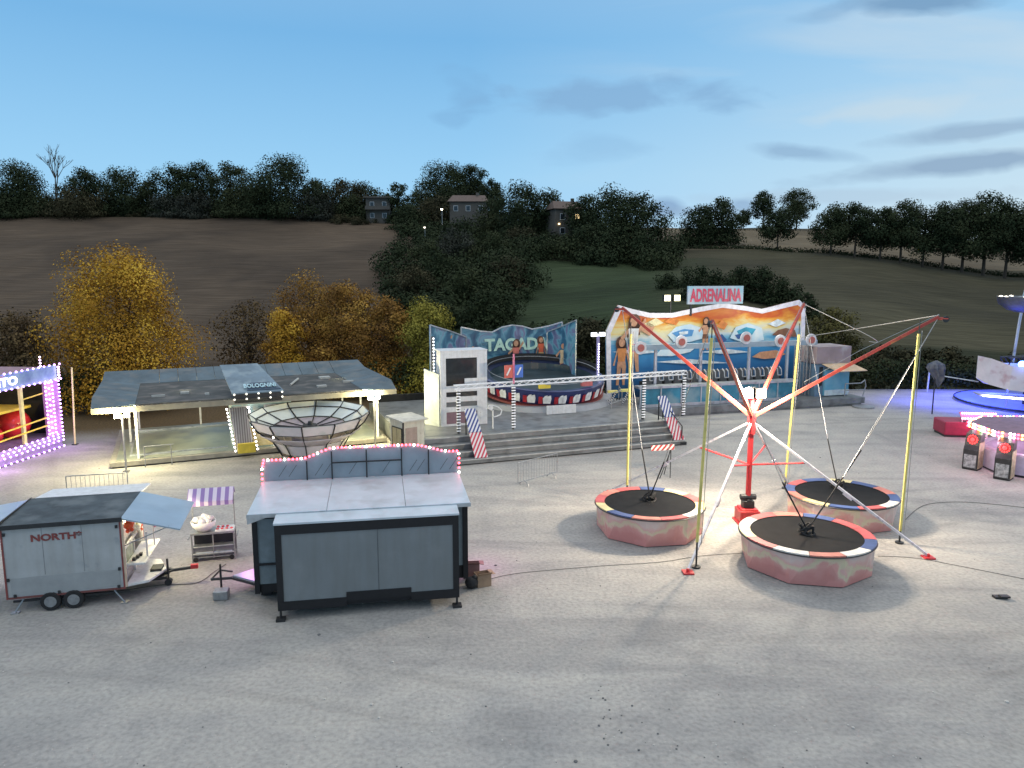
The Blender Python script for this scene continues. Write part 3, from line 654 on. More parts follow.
# slack cables between arm tips
def cable(label, pts, r=.02, m_=M_black, cat='cable', name='ground_cable', group=None):
    P = [Vector(p) for p in pts]; o0 = P[0].copy(); a = MB(); sp = []
    for i in range(len(P)-1):
        p0 = P[max(0,i-1)]; p1 = P[i]; p2 = P[i+1]; p3 = P[min(len(P)-1,i+2)]
        for k in range(8):
            t = k/8; sp.append(.5*((2*p1)+(p2-p0)*t+(2*p0-5*p1+4*p2-p3)*t*t+(3*p1-p0-3*p2+p3)*t**3))
    sp.append(P[-1]); a.path([p-o0 for p in sp], r, 5); o = a.build(name, m_); o.location = o0; tag(o, label, cat, group); return o
cable('thin pale cable sloping from the back right arm tip to the far booth', [tips['BR'], Vector((13.8,29.5,6.7)), Vector((15.0,30.5,6.2)), Vector((17.3,36,5.7))], .015, M_steel, name='guy_cable')
cable('thin pale cable strung from the right arm tip towards the sunset backdrop', [tips['FR']+Vector((0,0,.05)), Vector((13.3,29.5,6.75)), Vector((14,36,5.9))], .015, M_steel, name='guy_cable')
M_cab = mat('dusty grey cable', (.09,.088,.085), .8)
g0 = lambda a, b_: G(a, b_, .02)
cable('black cable on the gravel from the boxes to the front trampoline', [g0(486,580), g0(520,573), g0(600,566), g0(660,562), g0(700,556), g0(742,553)], .008, M_cab)
cable('black cable on the gravel leaving the right silver leg', [g0(878,556), g0(915,558), g0(960,566), g0(1030,580), g0(1090,592)], .009, M_cab)
cable('thin dark cable on the gravel below the arcade machines', [g0(905,520), g0(925,505), g0(965,502), g0(1030,508)], .01, M_cab)
cable('dark cable on the gravel between grey trailer and candy cart', [g0(128,590), g0(160,585), g0(196,583), g0(214,572), g0(226,564)], .011, M_cab)
# scraps on gravel
sm_ = MB(); sm_.box(-.17,-.08,0,.17,.1,.06); sm_.box(-.05,-.14,.05,.2,.02,.1); o = sm_.build('dark_debris', M_dark); o.location = G(1000,598); tag(o, 'small dark scrap lying alone on the gravel at the right', 'debris')
# ================================================================ GREY TRAILER (lettered)
fr = Frame((-13.4,18.72), atan2(.70,2.75)); Lx, Wd, z0, z1 = 2.86, 2.4, .46, 2.45
T = fthing(fr, 'food_trailer', 'light grey box trailer with dark red lettering and raised end flaps', 'trailer')
b = MB(); b.box(.05,.05,z0,Lx-.05,Wd-.05,z0+.08); b.box(.05,.05,z0,Lx-.9,.09,z1-.06); b.box(.05,.05,z0,.09,Wd-.05,z1-.06); b.box(.05,Wd-.09,z0,Lx-.05,Wd-.05,z0+.9)
b.box(.0,.0,z0,Lx,.05,z1-.05); b.build('body', add_streak(mat('light grey panel', (.38,.395,.4), .45, .1, .1, 1.2, wear=((.25,.28,.3), 3, .66)), .9, 3.), T)
for x_ in (.95,1.9): MB().box(x_-.006,-.006,z0+.56,x_+.006,-.0005,z1-.1).build('panel_seam', mat('grey seam', (.2,.21,.21)), T)
b = MB(); b.box(.12,-.015,z0+.04,Lx-.1,0,z0+.52); b.build('lower_panel', mat('grey lower panel', (.3,.315,.32), .45, .1, .1, 2), T)
M_redrust = mat('dark red trim', (.2,.045,.04), .5, 0, .25, 6)
for x_ in (-.012, Lx-.03): MB().box(x_,-.025,z0-.05,x_+.042,.05,z1-.05).build('corner_trim', M_redrust, T)
MB().box(Lx-.045,Wd-.05,z0,Lx+.012,Wd,z1-.05).build('corner_trim', M_redrust, T); MB().box(0.031,-.02,z0-.05,Lx-.031,.03,z0+.0).build('sill_trim', mat('dull brown red sill', (.16,.05,.045), .6), T); MB().box(0.031,-.02,z1-.09,Lx-.031,0,z1-.05).build('top_trim', M_redrust, T)
b = MB(); b.box(Lx+.012,-.02,z0,Lx+.06,.03,z1-.08); b.build('end_post', mat('tan painted steel', (.5,.38,.28), .5), T)
b = MB(); b.slab([(-.07,-.08,z1-.05),(Lx+.05,-.08,z1-.05),(Lx+.05,Wd+.05,z1+.01),(-.07,Wd+.05,z1+.01)], .06, d=(0,0,1)); b.build('roof', mat('dark roofing felt', (.05,.065,.075), .8, 0, .35, 2.2, wear=((.11,.13,.14), 1.4, .56)), T)
b = MB(); b.box(-.09,-.11,z1-.1,Lx+.07,-.08,z1+.02); b.box(-.1,-.1,z1-.05,-.07,Wd+.06,z1+.03); b.build('roof_edge', M_dark, T)
text('lettering', 'NORTH*', 1.22, .2, (1.3,-.01,z1-.4), M_redrust, T, bold=.03)
M_flap = mat('blue grey flap sheet', (.33,.42,.5), .35, .35, .1, 1)
def flap(name, pts, lab=None):
    o = MB().slab(pts, .04).build(name, M_flap, T); 
    if lab: o['label'] = lab
    return o
flap('awning_flap', [(Lx+.02,-.02,z1-.03),(Lx+1.5,-.02,z1-.46),(Lx+1.5,Wd,z1-.42),(Lx+.02,Wd,z1+.02)])
flap('awning_flap', [(-.08,Wd,z1+.0),(-1.55,Wd,z1-.2),(-1.55,0,z1-.2),(-.08,0,z1)], 'left raised flap running out of the frame')
flap('awning_flap', [(Lx,Wd+.04,z1),(Lx+.1,Wd+1.0,z1-.0),(.2,Wd+1.0,z1-.0),(0,Wd+.04,z1)], 'pale rear flap')
last = [o_ for o_ in T.children if o_.get('label') == 'pale rear flap'][0]; last.data.materials.clear(); last.data.materials.append(M_white)
b = MB(); b.tube((Lx+.03,0.1,1.6),(Lx+1.2,.05,z1-.37),.018,6); b.tube((Lx+.03,Wd-.1,1.6),(Lx+1.2,Wd-.05,z1-.33),.018,6); b.build('gas_strut', M_steel, T)
# open serving end
b = MB(); b.box(Lx-.02,.15,z0+.45,Lx+.03,.2,z1-.1); b.box(Lx-.02,1.15,z0,Lx+.03,1.2,z1-.1); b.box(Lx-.02,2.2,z0,Lx+.03,2.25,z1-.1); b.box(Lx-.02,.15,1.45,Lx+.03,2.25,1.53); b.box(Lx-.02,.15,z1-.16,Lx+.03,2.25,z1-.1); b.box(Lx-.02,.15,z0+.42,Lx+.03,2.25,z0+.5)
b.build('serving_frame', M_white, T)
MB().box(Lx-.012,.2,z0+.5,Lx+.0,1.15,1.45).build('window_pane', mat('clouded glass', (.25,.28,.2), .12, 0, .3, 4), T)
b = MB(); b.box(.5,.1,z0+.08,Lx-.3,.16,z1-.1); b.build('inner_wall', M_cream, T)
b = MB(); b.box(Lx-.5,.25,1.5,Lx-.12,2.1,1.54); b.box(Lx-.5,.25,1.9,Lx-.12,2.1,1.93); b.build('shelf', M_white, T)
b = MB(); b.box(Lx+.0,.25,z0+.5,Lx+.5,2.2,z0+.56); b.slab([(Lx,.1,z0+.02),(Lx+.55,.3,z0+.02),(Lx+.85,1.1,z0+.02),(Lx+.55,1.9,z0+.02),(Lx,2.1,z0+.02)], .07); b.build('counter', M_white, T, bevel=.01)
b = MB(); 
for k in range(3): b.box(Lx+.12+.05*k,.42+.18*k,z0+.56,Lx+.2+.05*k,.54+.18*k,z0+.64)
b.build('fittings', M_dark, T)
b = MB(); b.tube((Lx+.45,.75,z0+.5),(Lx+.45,.75,1.75),.025,6); b.tube((Lx+.45,1.7,z0+.5),(Lx+.45,1.7,1.75),.025,6); b.tube((Lx+.02,.75,1.5),(Lx+.45,.75,1.5),.02,6); b.build('rail', M_white, T)
for k, (y_, z_, c_) in enumerate([(.5,2.05,'o'),(.75,2.0,'w'),(.95,2.1,'g'),(1.35,2.0,'o'),(1.6,1.95,'o'),(1.5,1.72,'o'),(1.8,1.75,'p'),(1.3,1.75,'w')]):
    mm = {'o': mat('orange plush', (.75,.12,.05), .9), 'w': mat('white plush', (.7,.68,.6), .9), 'g': mat('yellow plush', (.6,.5,.1), .9), 'p': M_pink}[c_]
    r_ = thing('plush_toy', None, None); bpy.data.objects.remove(r_)
    W_ = fr.W(Lx+(.08 if c_ != 'p' else .5), y_, z_); a = MB(); a.ball((0,0,0), .13, nu=10, nv=6); a.ball((0,-.03,.15), .09, nu=10, nv=6); a.ball((-.08,0,.23), .035); a.ball((.08,0,.23), .035); a.ball((-.14,0,.02), .045); a.ball((.14,0,.02), .045); a.ball((-.07,-.03,-.15), .055); a.ball((.07,-.03,-.15), .055)
    o = a.build('plush_toy', mm, smooth=True); o.location = W_; o.rotation_euler.z = 1.2
    desc = {'o': 'orange plush toy', 'w': 'white plush toy', 'g': 'yellow plush toy', 'p': 'pink plush toy'}[c_]
    place = ['hanging nearest the front corner post','hanging second from the front corner post','hanging high before the middle post','hanging high behind the middle post','hanging highest towards the back','hanging in the lower row','hanging outermost over the counter','hanging low beside the middle post'][k]
    tag(o, desc+' '+place+' of the lettered trailer', 'plush toy', 'plush toys hanging at the open trailer end')
lamp('trailer_light', fr.W(Lx-.25,1.5,2.2), (1,.85,.55), 70, .1); lamp('trailer_light', fr.W(1.2,Wd+.8,2.1), (1,.75,.95), 60, .2)
lamp('trailer_light', fr.W(Lx+.7,1.9,2.0), (1,.85,.5), 90, .1)
def wheel(root, x, y, r, w=.16):
    wl = MB(); wl.tube((x,y,r),(x,y+w,r),r*.62,16); wl.tube((x,y-.012,r),(x,y+.01,r),r*.25,10); o = wl.build('wheel', M_steel, root)
    t = MB(); prof = [(r*.6,0),(r*.92,0),(r,.03),(r,w-.03),(r*.92,w),(r*.6,w)]
    n = 20; vs = [(x+p_[0]*cos(2*pi*i/n), y+p_[1]-.006, r+p_[0]*sin(2*pi*i/n)) for p_ in prof for i in range(n)]
    t.add(vs, [(j*n+i, j*n+(i+1) % n, ((j+1) % 6)*n+(i+1) % n, ((j+1) % 6)*n+i) for j in range(6) for i in range(n)]); t.build('tyre', M_black, o, smooth=False)
for x_ in (1.02, 1.58):
    wheel(T, x_, -.05, .255); wheel(T, x_, Wd-.2, .255)
b = MB(); b.tube((.1,.1,.3),(Lx+.1,.1,.3),.04,4); b.tube((.1,Wd-.1,.3),(Lx+.1,Wd-.1,.3),.04,4); b.build('chassis', M_dark, T)
for x_ in (.35, Lx-.3):
    b = MB(); b.tube((x_,.1,.35),(x_+(.25 if x_ > 1 else -.2),.02,.03),.025,6); b.box(x_+(.17 if x_ > 1 else -.3),-.05,0,x_+(.35 if x_ > 1 else -.1),.1,.03); b.build('jack', M_steel, T)
for (x_, z_) in ((.07,2.2),(.07,.95),(.2,.5),(1.25,.5),(Lx-.1,2.2),(Lx-.1,1.0),(Lx-.15,.5)):
    MB().box(x_-.03,-.05,z_-.04,x_+.03,-.01,z_+.04).build('latch', M_dark, T)
b = MB(); b.tube((Lx,.5,.4),(Lx+1.05,1.15,.38),.04,4); b.tube((Lx,1.8,.4),(Lx+1.05,1.15,.38),.04,4); b.tube((Lx+1.0,1.15,.38),(Lx+1.65,1.15,.42),.045,6); b.tube((Lx+.9,1.0,.05),(Lx+.9,1.0,.8),.03,8); b.tube((Lx+.9,.93,.1),(Lx+.9,1.08,.1),.1,10); b.box(Lx+.3,.8,.25,Lx+.9,1.5,.34); b.box(Lx+.45,.9,.34,Lx+.75,1.3,.55)
b.build('drawbar', M_dark, T); MB().box(Lx+1.5,1.09,.38,Lx+1.7,1.21,.5).build('coupling', M_red, T)
fl_ = fthing(Frame(fr.W(-.62,-.25), fr.a), 'leaning_panel', 'pale panel standing at the far left beside the grey trailer', 'panel'); MB().slab([(0,0,.02),(.35,.06,.02),(.3,.35,1.9),(-.1,.3,1.9)], .04).build('board', M_white, fl_); MB().box(-.1,.1,0,.3,.2,.05).build('foot', M_dark, fl_)
# ================================================================ CANDY CART
ca_ = Frame(G(192,563), atan2(.33,1.26)); C = fthing(ca_, 'candy_cart', 'steel candy cart with white bowl and violet striped awning', 'food cart')
b = MB()
for x_ in (.03, 1.27):
    for y_ in (.03,.57): b.tube((x_,y_,.0),(x_,y_,.92),.025,6)
b.tube((.65,.03,.1),(.65,.03,.92),.02,6); b.box(0,0,.88,1.3,.6,.93); b.box(.02,.02,.12,1.28,.58,.16); b.tube((.03,.03,.48),(1.27,.03,.48),.02,6); b.tube((.03,0.03,.25),(1.27,0.03,.25),.03,6); b.tube((-.08,.05,.75),(-.08,.55,.75),.02,6); b.tube((1.36,.05,.75),(1.36,.55,.75),.02,6); b.build('cart_frame', M_steel, C)
b = MB(); b.box(.05,.06,.18,1.25,.56,.5); b.build('tank_panel', mat('dull steel tank', (.18,.19,.2), .45, .4, .2, 3), C)
b = MB(); b.box(.06,.3,.5,1.24,.56,.88); b.build('inner_panel', M_dark, C)
b = MB(); b.tube((.12,.1,.25),(1.2,.1,.25),.07,10); b.build('gas_bottle', M_alu, C)
b = MB(); b.lathe([(.06,.93),(.2,.95),(.33,1.08),(.38,1.25),(.36,1.26),(.3,1.1),(.12,1.02)], 20, cx=.36, cy=.3)
for k in range(22):
    a_ = k*2.4; rr_ = .25*math.sqrt((k+1)/22); b.ball((.36+rr_*cos(a_), .3+rr_*sin(a_), 1.27+random.uniform(-.03,.07)), random.uniform(.07,.12))
b.build('bowl', mat('white plastic bowl', (.75,.74,.72), .5), C, smooth=True)
b = MB(); b.box(.72,.05,.93,1.28,.55,.97); b.build('tray', M_white, C)
b = MB()
for k in range(7): b.ball((.78+(k % 4)*.14, .18+.22*(k//4), .99), .05, sz=.6)
b.build('sweets', mat('red sweets', (.6,.08,.1), .4), C, smooth=True)
b = MB(); b.tube((1.27,.5,.92),(1.27,.5,2.1),.018,6); b.tube((.03,.5,.92),(.03,.5,2.1),.018,6); b.build('awning_posts', M_steel, C)
M_str = stripe_mat('violet and white stripes', (.62,.56,.66), (.26,.17,.4), (1,0,0), 4.2)
b = MB(); b.slab([(-.02,-.1,1.98),(1.32,-.1,1.98),(1.32,.32,2.3),(-.02,.32,2.3)], .02); b.slab([(-.02,-.1,1.98),(-.02,-.1,1.84),(1.32,-.1,1.84),(1.32,-.1,1.98)], .01); b.slab([(-.02,.32,2.3),(1.32,.32,2.3),(1.32,.6,2.05),(-.02,.6,2.05)], .02); b.build('awning', M_str, C)
b = MB()
for x_ in (.12,1.18): b.tube((x_,.0,.08),(x_,.05,.08),.08,10); b.tube((x_,.55,.08),(x_,.6,.08),.08,10)
b.build('castors', M_black, C)
# ================================================================ BIG FOLDED GAME TRAILER
fb = Frame((-6.95,18.78), radians(10.3)); Tn, D, Hh = 5.9, 2.95, 2.78
T = fthing(fb, 'game_trailer', 'large closed grey game trailer with black frame and lit arched top', 'trailer')
M_gp = mat('matte grey panel', (.165,.185,.195), .5, .05, .06, .8, wear=((.19,.21,.22), 1.3, .58)); add_streak(M_gp, .92, 3.); M_bk = mat('black frame paint', (.006,.006,.008), .7, 0, .3, 5)
b = MB(); b.box(.1,.5,.35,Tn-.1,D-.1,Hh-.08); b.build('body', M_bk, T)
M_ip = mat('blue grey inner panel', (.15,.19,.21), .5)
for q_ in ((.15,.47,.6,.62,.5,Hh-.35),(Tn-.45,.47,.75,Tn-.14,.5,Hh-.25),(.07,.6,.6,.1,1.6,Hh-.35),(Tn-.1,.6,.6,Tn-.07,1.6,Hh-.35)): MB().box(*q_).build('side_panel', M_ip, T)
for q_ in ((.04,.42,.35,.17,.52,Hh-.08),(Tn-.17,.42,.35,Tn-.03,.52,Hh-.08),(.172,.4,1.15,.7,.46,1.2)): MB().box(*q_).build('corner_frame', M_bk, T)
M_roofp = mat('weathered silver roof', (.5,.56,.61), .42, .2, .1, 1.2, wear=((.4,.44,.47), 1.1, .57))
xs_ = [0,.345*Tn,.7*Tn,Tn]
for i in range(3):
    MB().slab([(xs_[i]+.006,.0,Hh-.05),(xs_[i+1]-.006,.0,Hh-.05),(xs_[i+1]-.006,D,Hh+.02),(xs_[i]+.006,D,Hh+.02)], .05, d=(0,0,1)).build('roof_panel', M_roofp, T)
b = MB(); b.slab([(0,0,Hh-.1),(0,0,Hh-.32),(.62,.08,Hh-.14),(.62,.0,Hh-.1)], .02); b.box(-.01,-.01,Hh-.16,Tn+.01,.02,Hh-.06); b.build('roof_edge', M_alu, T)
# front box
bx0, bx1, by = .76, 5.5, -.6
b = MB(); b.box(bx0,by+.05,.3,bx1,.42,Hh-.18); b.build('front_box', M_bk, T)
b = MB(); 
for (x0,x1,zb) in ((bx0+.1,bx0+1.75,.52),(bx0+1.75,bx0+3.45,.66),(bx0+3.45,bx1-.1,.52)): b.box(x0,by+.01,zb,x1,by+.05,Hh-.44)
b.build('front_panel', M_gp, T)
b = MB(); b.box(bx0,by-.02,.28,bx0+.1,by+.05,Hh-.15); b.box(bx1-.1,by-.02,.28,bx1,by+.05,Hh-.15); b.box(bx0+.1,by-.02,Hh-.44,bx1-.1,by+.05,Hh-.19); b.box(bx0+.1,by-.02,.53,bx0+.16,by+.005,Hh-.44); b.box(bx1-.16,by-.02,.53,bx1-.1,by+.005,Hh-.44); b.box(bx0+.1,by-.02,.28,bx0+1.75,by+.05,.52); b.box(bx0+1.75,by-.02,.42,bx0+3.45,by+.05,.66); b.box(bx0+3.45,by-.02,.28,bx1-.1,by+.05,.52)
b.build('front_frame', M_bk, T)
MB().slab([(bx0-.02,by-.03,Hh-.13),(bx1+.02,by-.03,Hh-.13),(bx1+.02,-.012,Hh-.08),(bx0-.02,-.012,Hh-.08)], .05, d=(0,0,1)).build('box_lid', M_roofp, T)
for x_ in (bx0+2.6,): MB().box(x_-.008,by+.002,.68,x_+.008,by+.0095,Hh-.45).build('panel_seam', mat('dark seam', (.08,.09,.095)), T)
for x_ in (bx0+.06, bx1-.06):
    b = MB(); b.tube((x_,by+.03,.28),(x_,by+.03,.05),.03,8); b.box(x_-.12,by-.08,0,x_+.12,by+.14,.07); b.build('jack', M_dark, T)
# arched fascia (seen from behind)
n = 24; top = []
for i in range(n+1):
    t = i/n; h_ = .62+.0*t
    arch = .62+.3*sm(min(1, max(0,(t-.18)/.18)))*(1 if t < .75 else sm(max(0,(1-t)/.25))*1.)
    if t > .85: arch = max(arch, .66)
    top.append((.05+(Tn-.1)*t, arch))
b = MB(); pts = [(x_, D+.02, Hh-.1) for x_ in (.05,)]+[]
poly = [(top[0][0],D+.03,Hh+.0)]+[(top[-1][0],D+.03,Hh+.0)]+[(x_,D+.03,Hh+z_) for x_, z_ in reversed(top)]
b.slab(poly, .07, d=(0,-1,0)); b.build('fascia', mat('blue grey fascia back', (.24,.29,.33), .5, .1, .12, 1.5), T)
b = MB()
for t in (.22,.345,.52,.7,.84): 
    h_ = min(top, key=lambda q: abs(q[0]-Tn*t))[1]; b.box(Tn*t-.02,D-.08,Hh,Tn*t+.02,D-.045,Hh+h_-.03)
b.box(Tn*.345,D-.09,Hh+.5,Tn*.7,D-.05,Hh+.54)
for t in (.08,.13,.26,.3,.43,.6,.74,.78,.9,.95): b.tube((Tn*t,D-.06,Hh+.15),(Tn*(t+.04),D-.06,Hh+.5),.008,4)
b.build('fascia_struts', M_dark, T)
for mt, par in ((E_red, 0), (E_white, 1)):
    b = MB(); k = 0
    P_ = [(x_,Hh+z_+.05) for x_, z_ in top]; P_ = [(P_[0][0]-.06,Hh-.35+.15*j) for j in range(6)]+P_+[(P_[-1][0]+.06,Hh+.62-.15*j) for j in range(6)]
    tot = 0; Q = []
    for p_, q_ in zip(P_, P_[1:]):
        L_ = hypot(q_[0]-p_[0], q_[1]-p_[1]); m_ = max(1, round(L_/.105))
        for j in range(m_): Q.append((lerp(p_[0],q_[0],j/m_), lerp(p_[1],q_[1],j/m_)))
    for k, (x_, z_) in enumerate(Q):
        w_ = (k % 4 == 1)
        if w_ == bool(par): b.ball((x_, D+.0, z_), .038, nu=6, nv=4)
    build_each(b, 'bulb', mt, T, 20)
for x_, y_ in ((-.5,D-.3),(Tn+.45,D-.9)): lamp('pink_light', fb.W(x_, y_, 1.0), (1,.3,.85), 17, .2)
lamp('red_light', fb.W(.4, D+.7, Hh+.2), (1,.2,.35), 9, .3); lamp('red_light', fb.W(Tn-.4, D+.7, Hh+.2), (1,.2,.35), 9, .3)
b = MB(); b.slab([(.1,1.0,.44),(.1,2.3,.44),(-.75,1.65,.44)], .05, d=(0,0,1)); b.build('drawbar_plate', mat('bright checker plate', (.4,.46,.52), .4, .3, .1, 3), T)
b = MB(); b.tube((.1,.95,.36),(-.8,1.65,.36),.04,4); b.tube((.1,2.35,.36),(-.8,1.65,.36),.04,4); b.tube((-.75,1.65,.36),(-1.35,1.65,.36),.04,6); b.tube((-1.05,1.5,.1),(-1.05,1.5,.85),.03,8); b.tube((-1.35,1.65,.36),(-1.15,1.95,.5),.025,6); b.tube((-1.15,1.95,.5),(-.8,1.9,.45),.025,6); b.build('drawbar', M_dark, T)
MB().box(.1,1.0,.05,.4,2.4,.35).build('underbody', M_bk, T)
o = MB().box(-.2,-.16,0,.2,.16,.26).build('battery_box', M_steel, bevel=.02); o.location = fb.W(-.98,1.12); o.rotation_euler.z = fb.a; tag(o, 'small grey metal box standing under the game trailer drawbar', 'box')
M_card = mat('brown cardboard', (.3,.2,.13), .85, 0, .2, 3)
def openbox(name, label, loc, rz, w, d, h, m_, grp=None):
    r = thing(name, label, 'box', loc, rz, grp); b = MB(); t = .015
    b.box(-w/2,-d/2,0,w/2,-d/2+t,h); b.box(-w/2,d/2-t,0,w/2,d/2,h); b.box(-w/2,-d/2+t,0,-w/2+t,d/2-t,h); b.box(w/2-t,-d/2+t,0,w/2,d/2-t,h); b.box(-w/2+t,-d/2+t,0.01,w/2-t,d/2-t,.03); b.build('carton', m_, r)
    f_ = MB(); f_.slab([(-w/2,-d/2,h),(w/2,-d/2,h),(w/2,-d/2-.1,h+.09),(-w/2,-d/2-.1,h+.09)], .01); f_.slab([(w/2,-d/2,h),(w/2,d/2,h),(w/2+.13,d/2,h-.02),(w/2+.13,-d/2,h-.02)], .01); f_.build('box_flap', m_, r); return r
openbox('cardboard_box', 'open brown cardboard box beside the right end of the game trailer', fb.W(Tn+.42,.72), .4, .42,.36,.36, M_card)
openbox('cardboard_box', 'smaller reddish box behind the open cardboard box', fb.W(Tn+.22,1.25), .1, .36,.3,.48, mat('reddish cardboard', (.25,.13,.12), .85))
o = MB(); o.ball((0,0,.17), .2, nu=10, nv=7, sz=.85); o.ball((.08,.02,.3), .09); o = o.build('rubbish_bag', M_black, smooth=True); o.location = fb.W(Tn+.08,.55); tag(o, 'black bag on the ground between the cardboard box and trailer', 'bag')
# ================================================================ BARRIERS
def barrier(pa, pb, label, h=1.05, m_=M_steel):
    a = G(*pa); d = (G(*pb)-a); w = d.length; f_ = Frame(a, atan2(d.y, d.x)); r = fthing(f_, 'crowd_barrier', label, 'barrier', 'steel crowd barriers')
    b = MB(); b.path([(0,0,.2),(0,0,h),(w,0,h),(w,0,.2),(0,0,.2)], .02, 6); b.build('frame', m_, r)
    b = MB(); n = int(w/.16)
    for i in range(1, n): b.tube((w*i/n,0,.2),(w*i/n,0,h),.008,4)
    b.build('bars', m_, r)
    for x_ in (.15*w,.85*w): MB().path([(x_,-.28,0),(x_,-.22,.1),(x_,0,.22),(x_,.22,.1),(x_,.28,0)], .018, 5).build('foot', m_, r)
barrier((68,502),(129,498), 'grey crowd barrier standing behind the lettered trailer')
barrier((518,487),(557,476), 'grey crowd barrier in front of the step platform')
# striped board on a thin stand
f_ = Frame(G(668,478), .25); r = fthing(f_, 'striped_board', 'red and white striped warning board on thin legs', 'barrier board'); M_rw = stripe_mat('red white diagonal', (.7,.68,.64), (.45,.05,.05), (1,0,-.9), 4.2)
MB().box(-.85,-.02,1.28,.25,.02,1.52).build('board', M_rw, r); b = MB(); b.tube((.1,0,0),(.1,0,1.4),.02,6); b.tube((-.4,.0,0),(.15,0,1.4),.02,6); b.tube((.1,.6,0),(.1,0,1.4),.02,6); b.build('stand', M_dark, r)
# ================================================================ BUMPER CAR PAVILION
fp = Frame((-18.6,33.5), radians(24.5)); PL, PD = 13.1, 8.2
T = fthing(fp, 'pavilion', 'long low pavilion with blue grey roof, bare lit floor and lettered sign awning', 'pavilion')
M_floor = mat('worn pale metal floor', (.33,.36,.3), .32, .25, .12, .5, wear=((.22,.25,.25), 1.0, .5)); M_rf = mat('weathered blue grey roof', (.085,.125,.15), .65, .1, .3, .7, wear=((.15,.16,.16), 1.1, .57)); M_rf2 = mat('dark roof deck', (.055,.058,.056), .8, 0, .35, .8, wear=((.13,.12,.11), 1.3, .55))
b = MB(); b.box(0,0,.08,PL,PD,.28); b.build('platform', mat('grey platform edge', (.24,.23,.2), .6), T)
MB().box(.25,.3,.28,PL-.2,PD-.2,.3).build('drive_floor', M_floor, T)
b = MB(); b.box(.8,1.1,.3,5.2,1.2,.36); b.box(.8,PD-1.2,.3,PL-.8,PD-1.1,.4); b.box(.8,1.2,.3,.9,PD-1.2,.36); b.build('kerb_rail', M_alu, T)
b = MB(); b.box(.1,.05,0,PL-.1,.3,.08); b.box(.1,PD-.3,0,PL-.1,PD-.05,.08); b.build('footing', M_dark, T)
zE = 3.0; RX0, RX1, RY0, RY1 = -.55, PL+.5, -.25, PD+.4; IN = 1.8
b = MB(); b.box(RX0+IN,RY0,zE-.06,RX1-IN,RY1-IN,zE); b.build('roof_deck', M_rf2, T)
def rimseg(pts): 
    MB().slab(pts, .06, d=(0,0,1)).build('roof_rim', M_rf, T)
k_ = 7; 
for i in range(k_):
    y0, y1 = lerp(RY0,RY1-IN,i/k_), lerp(RY0,RY1-IN,(i+1)/k_)-.02
    if i == 0: rimseg([(RX0+.0,RY0,zE-.1),(RX0+IN,RY0,zE+.02),(RX0+IN,y1,zE+.02),(RX0-.0,y1,zE+.3)]); rimseg([(RX1-IN,RY0,zE+.02),(RX1,RY0,zE-.1),(RX1,y1,zE+.3),(RX1-IN,y1,zE+.02)])
    else: rimseg([(RX0,y0,zE+.3),(RX0+IN,y0,zE+.02),(RX0+IN,y1,zE+.02),(RX0,y1,zE+.3)]); rimseg([(RX1-IN,y0,zE+.02),(RX1,y0,zE+.3),(RX1,y1,zE+.3),(RX1-IN,y1,zE+.02)])
rimseg([(RX0,RY1-IN,zE+.3),(RX0+IN,RY1-IN,zE+.02),(RX0+IN,RY1,zE+.55),(RX0,RY1,zE+.55)]); rimseg([(RX1-IN,RY1-IN,zE+.02),(RX1,RY1-IN,zE+.3),(RX1,RY1,zE+.55),(RX1-IN,RY1,zE+.55)])
for i in range(11):
    x0, x1 = lerp(RX0+IN,RX1-IN,i/11), lerp(RX0+IN,RX1-IN,(i+1)/11)-.02; rimseg([(x0,RY1-IN,zE+.02),(x1,RY1-IN,zE+.02),(x1,RY1,zE+.55),(x0,RY1,zE+.55)])
b = MB(); b.box(RX0,RY0-.05,zE-.34,RX1,RY0-.003,zE-.07); b.build('fascia', mat('cream fascia', (.22,.205,.16), .6, 0, .25, 1.5), T)
b = MB(); b.box(RX0,RY0+.05,zE-.2,RX0+.06,RY1,zE-.05); b.box(RX1-.06,RY0+.05,zE-.2,RX1,RY1,zE-.05); b.box(RX0,RY1-.06,zE-.2,RX1,RY1,zE); 
for i in range(6): x_ = lerp(RX0+.3,RX1-.3,i/5); b.box(x_-.05,RY0+.06,zE-.26,x_+.05,RY1-.07,zE-.1)
b.build('roof_beams', M_steel, T)
b = MB(); b.box(6.2,4.,zE,6.45,4.2,zE+.55); b.build('vent_pipe', M_alu, T)
M_scr = mat('pale scrap sheet', (.4,.4,.37), .6)
MB().tube((8.6,2.6,zE+.06),(9.3,4.6,zE+.1),.06,6).build('scrap_tube', M_scr, T)
for q_ in ((10.5,4.6,11.1,5.1),(3.2,2.,3.6,2.3),(9.8,1.4,10.3,1.7),(4.3,1.2,4.5,1.4),(11.4,2.6,12.0,2.8),(1.9,1.6,2.5,1.7)): MB().box(q_[0],q_[1],zE,q_[2],q_[3],zE+.1).build('scrap_sheet', M_scr, T)
for (x_, y_) in ((1.0,7.9),(4.2,7.9),(8.6,7.9),(12.4,7.9),(1.2,.4),(12.7,.4),(12.8,4.6),(.7,4.6)):
    MB().box(x_-.05,y_-.05,.28,x_+.05,y_+.05,zE-.1).build('column', M_white, T)
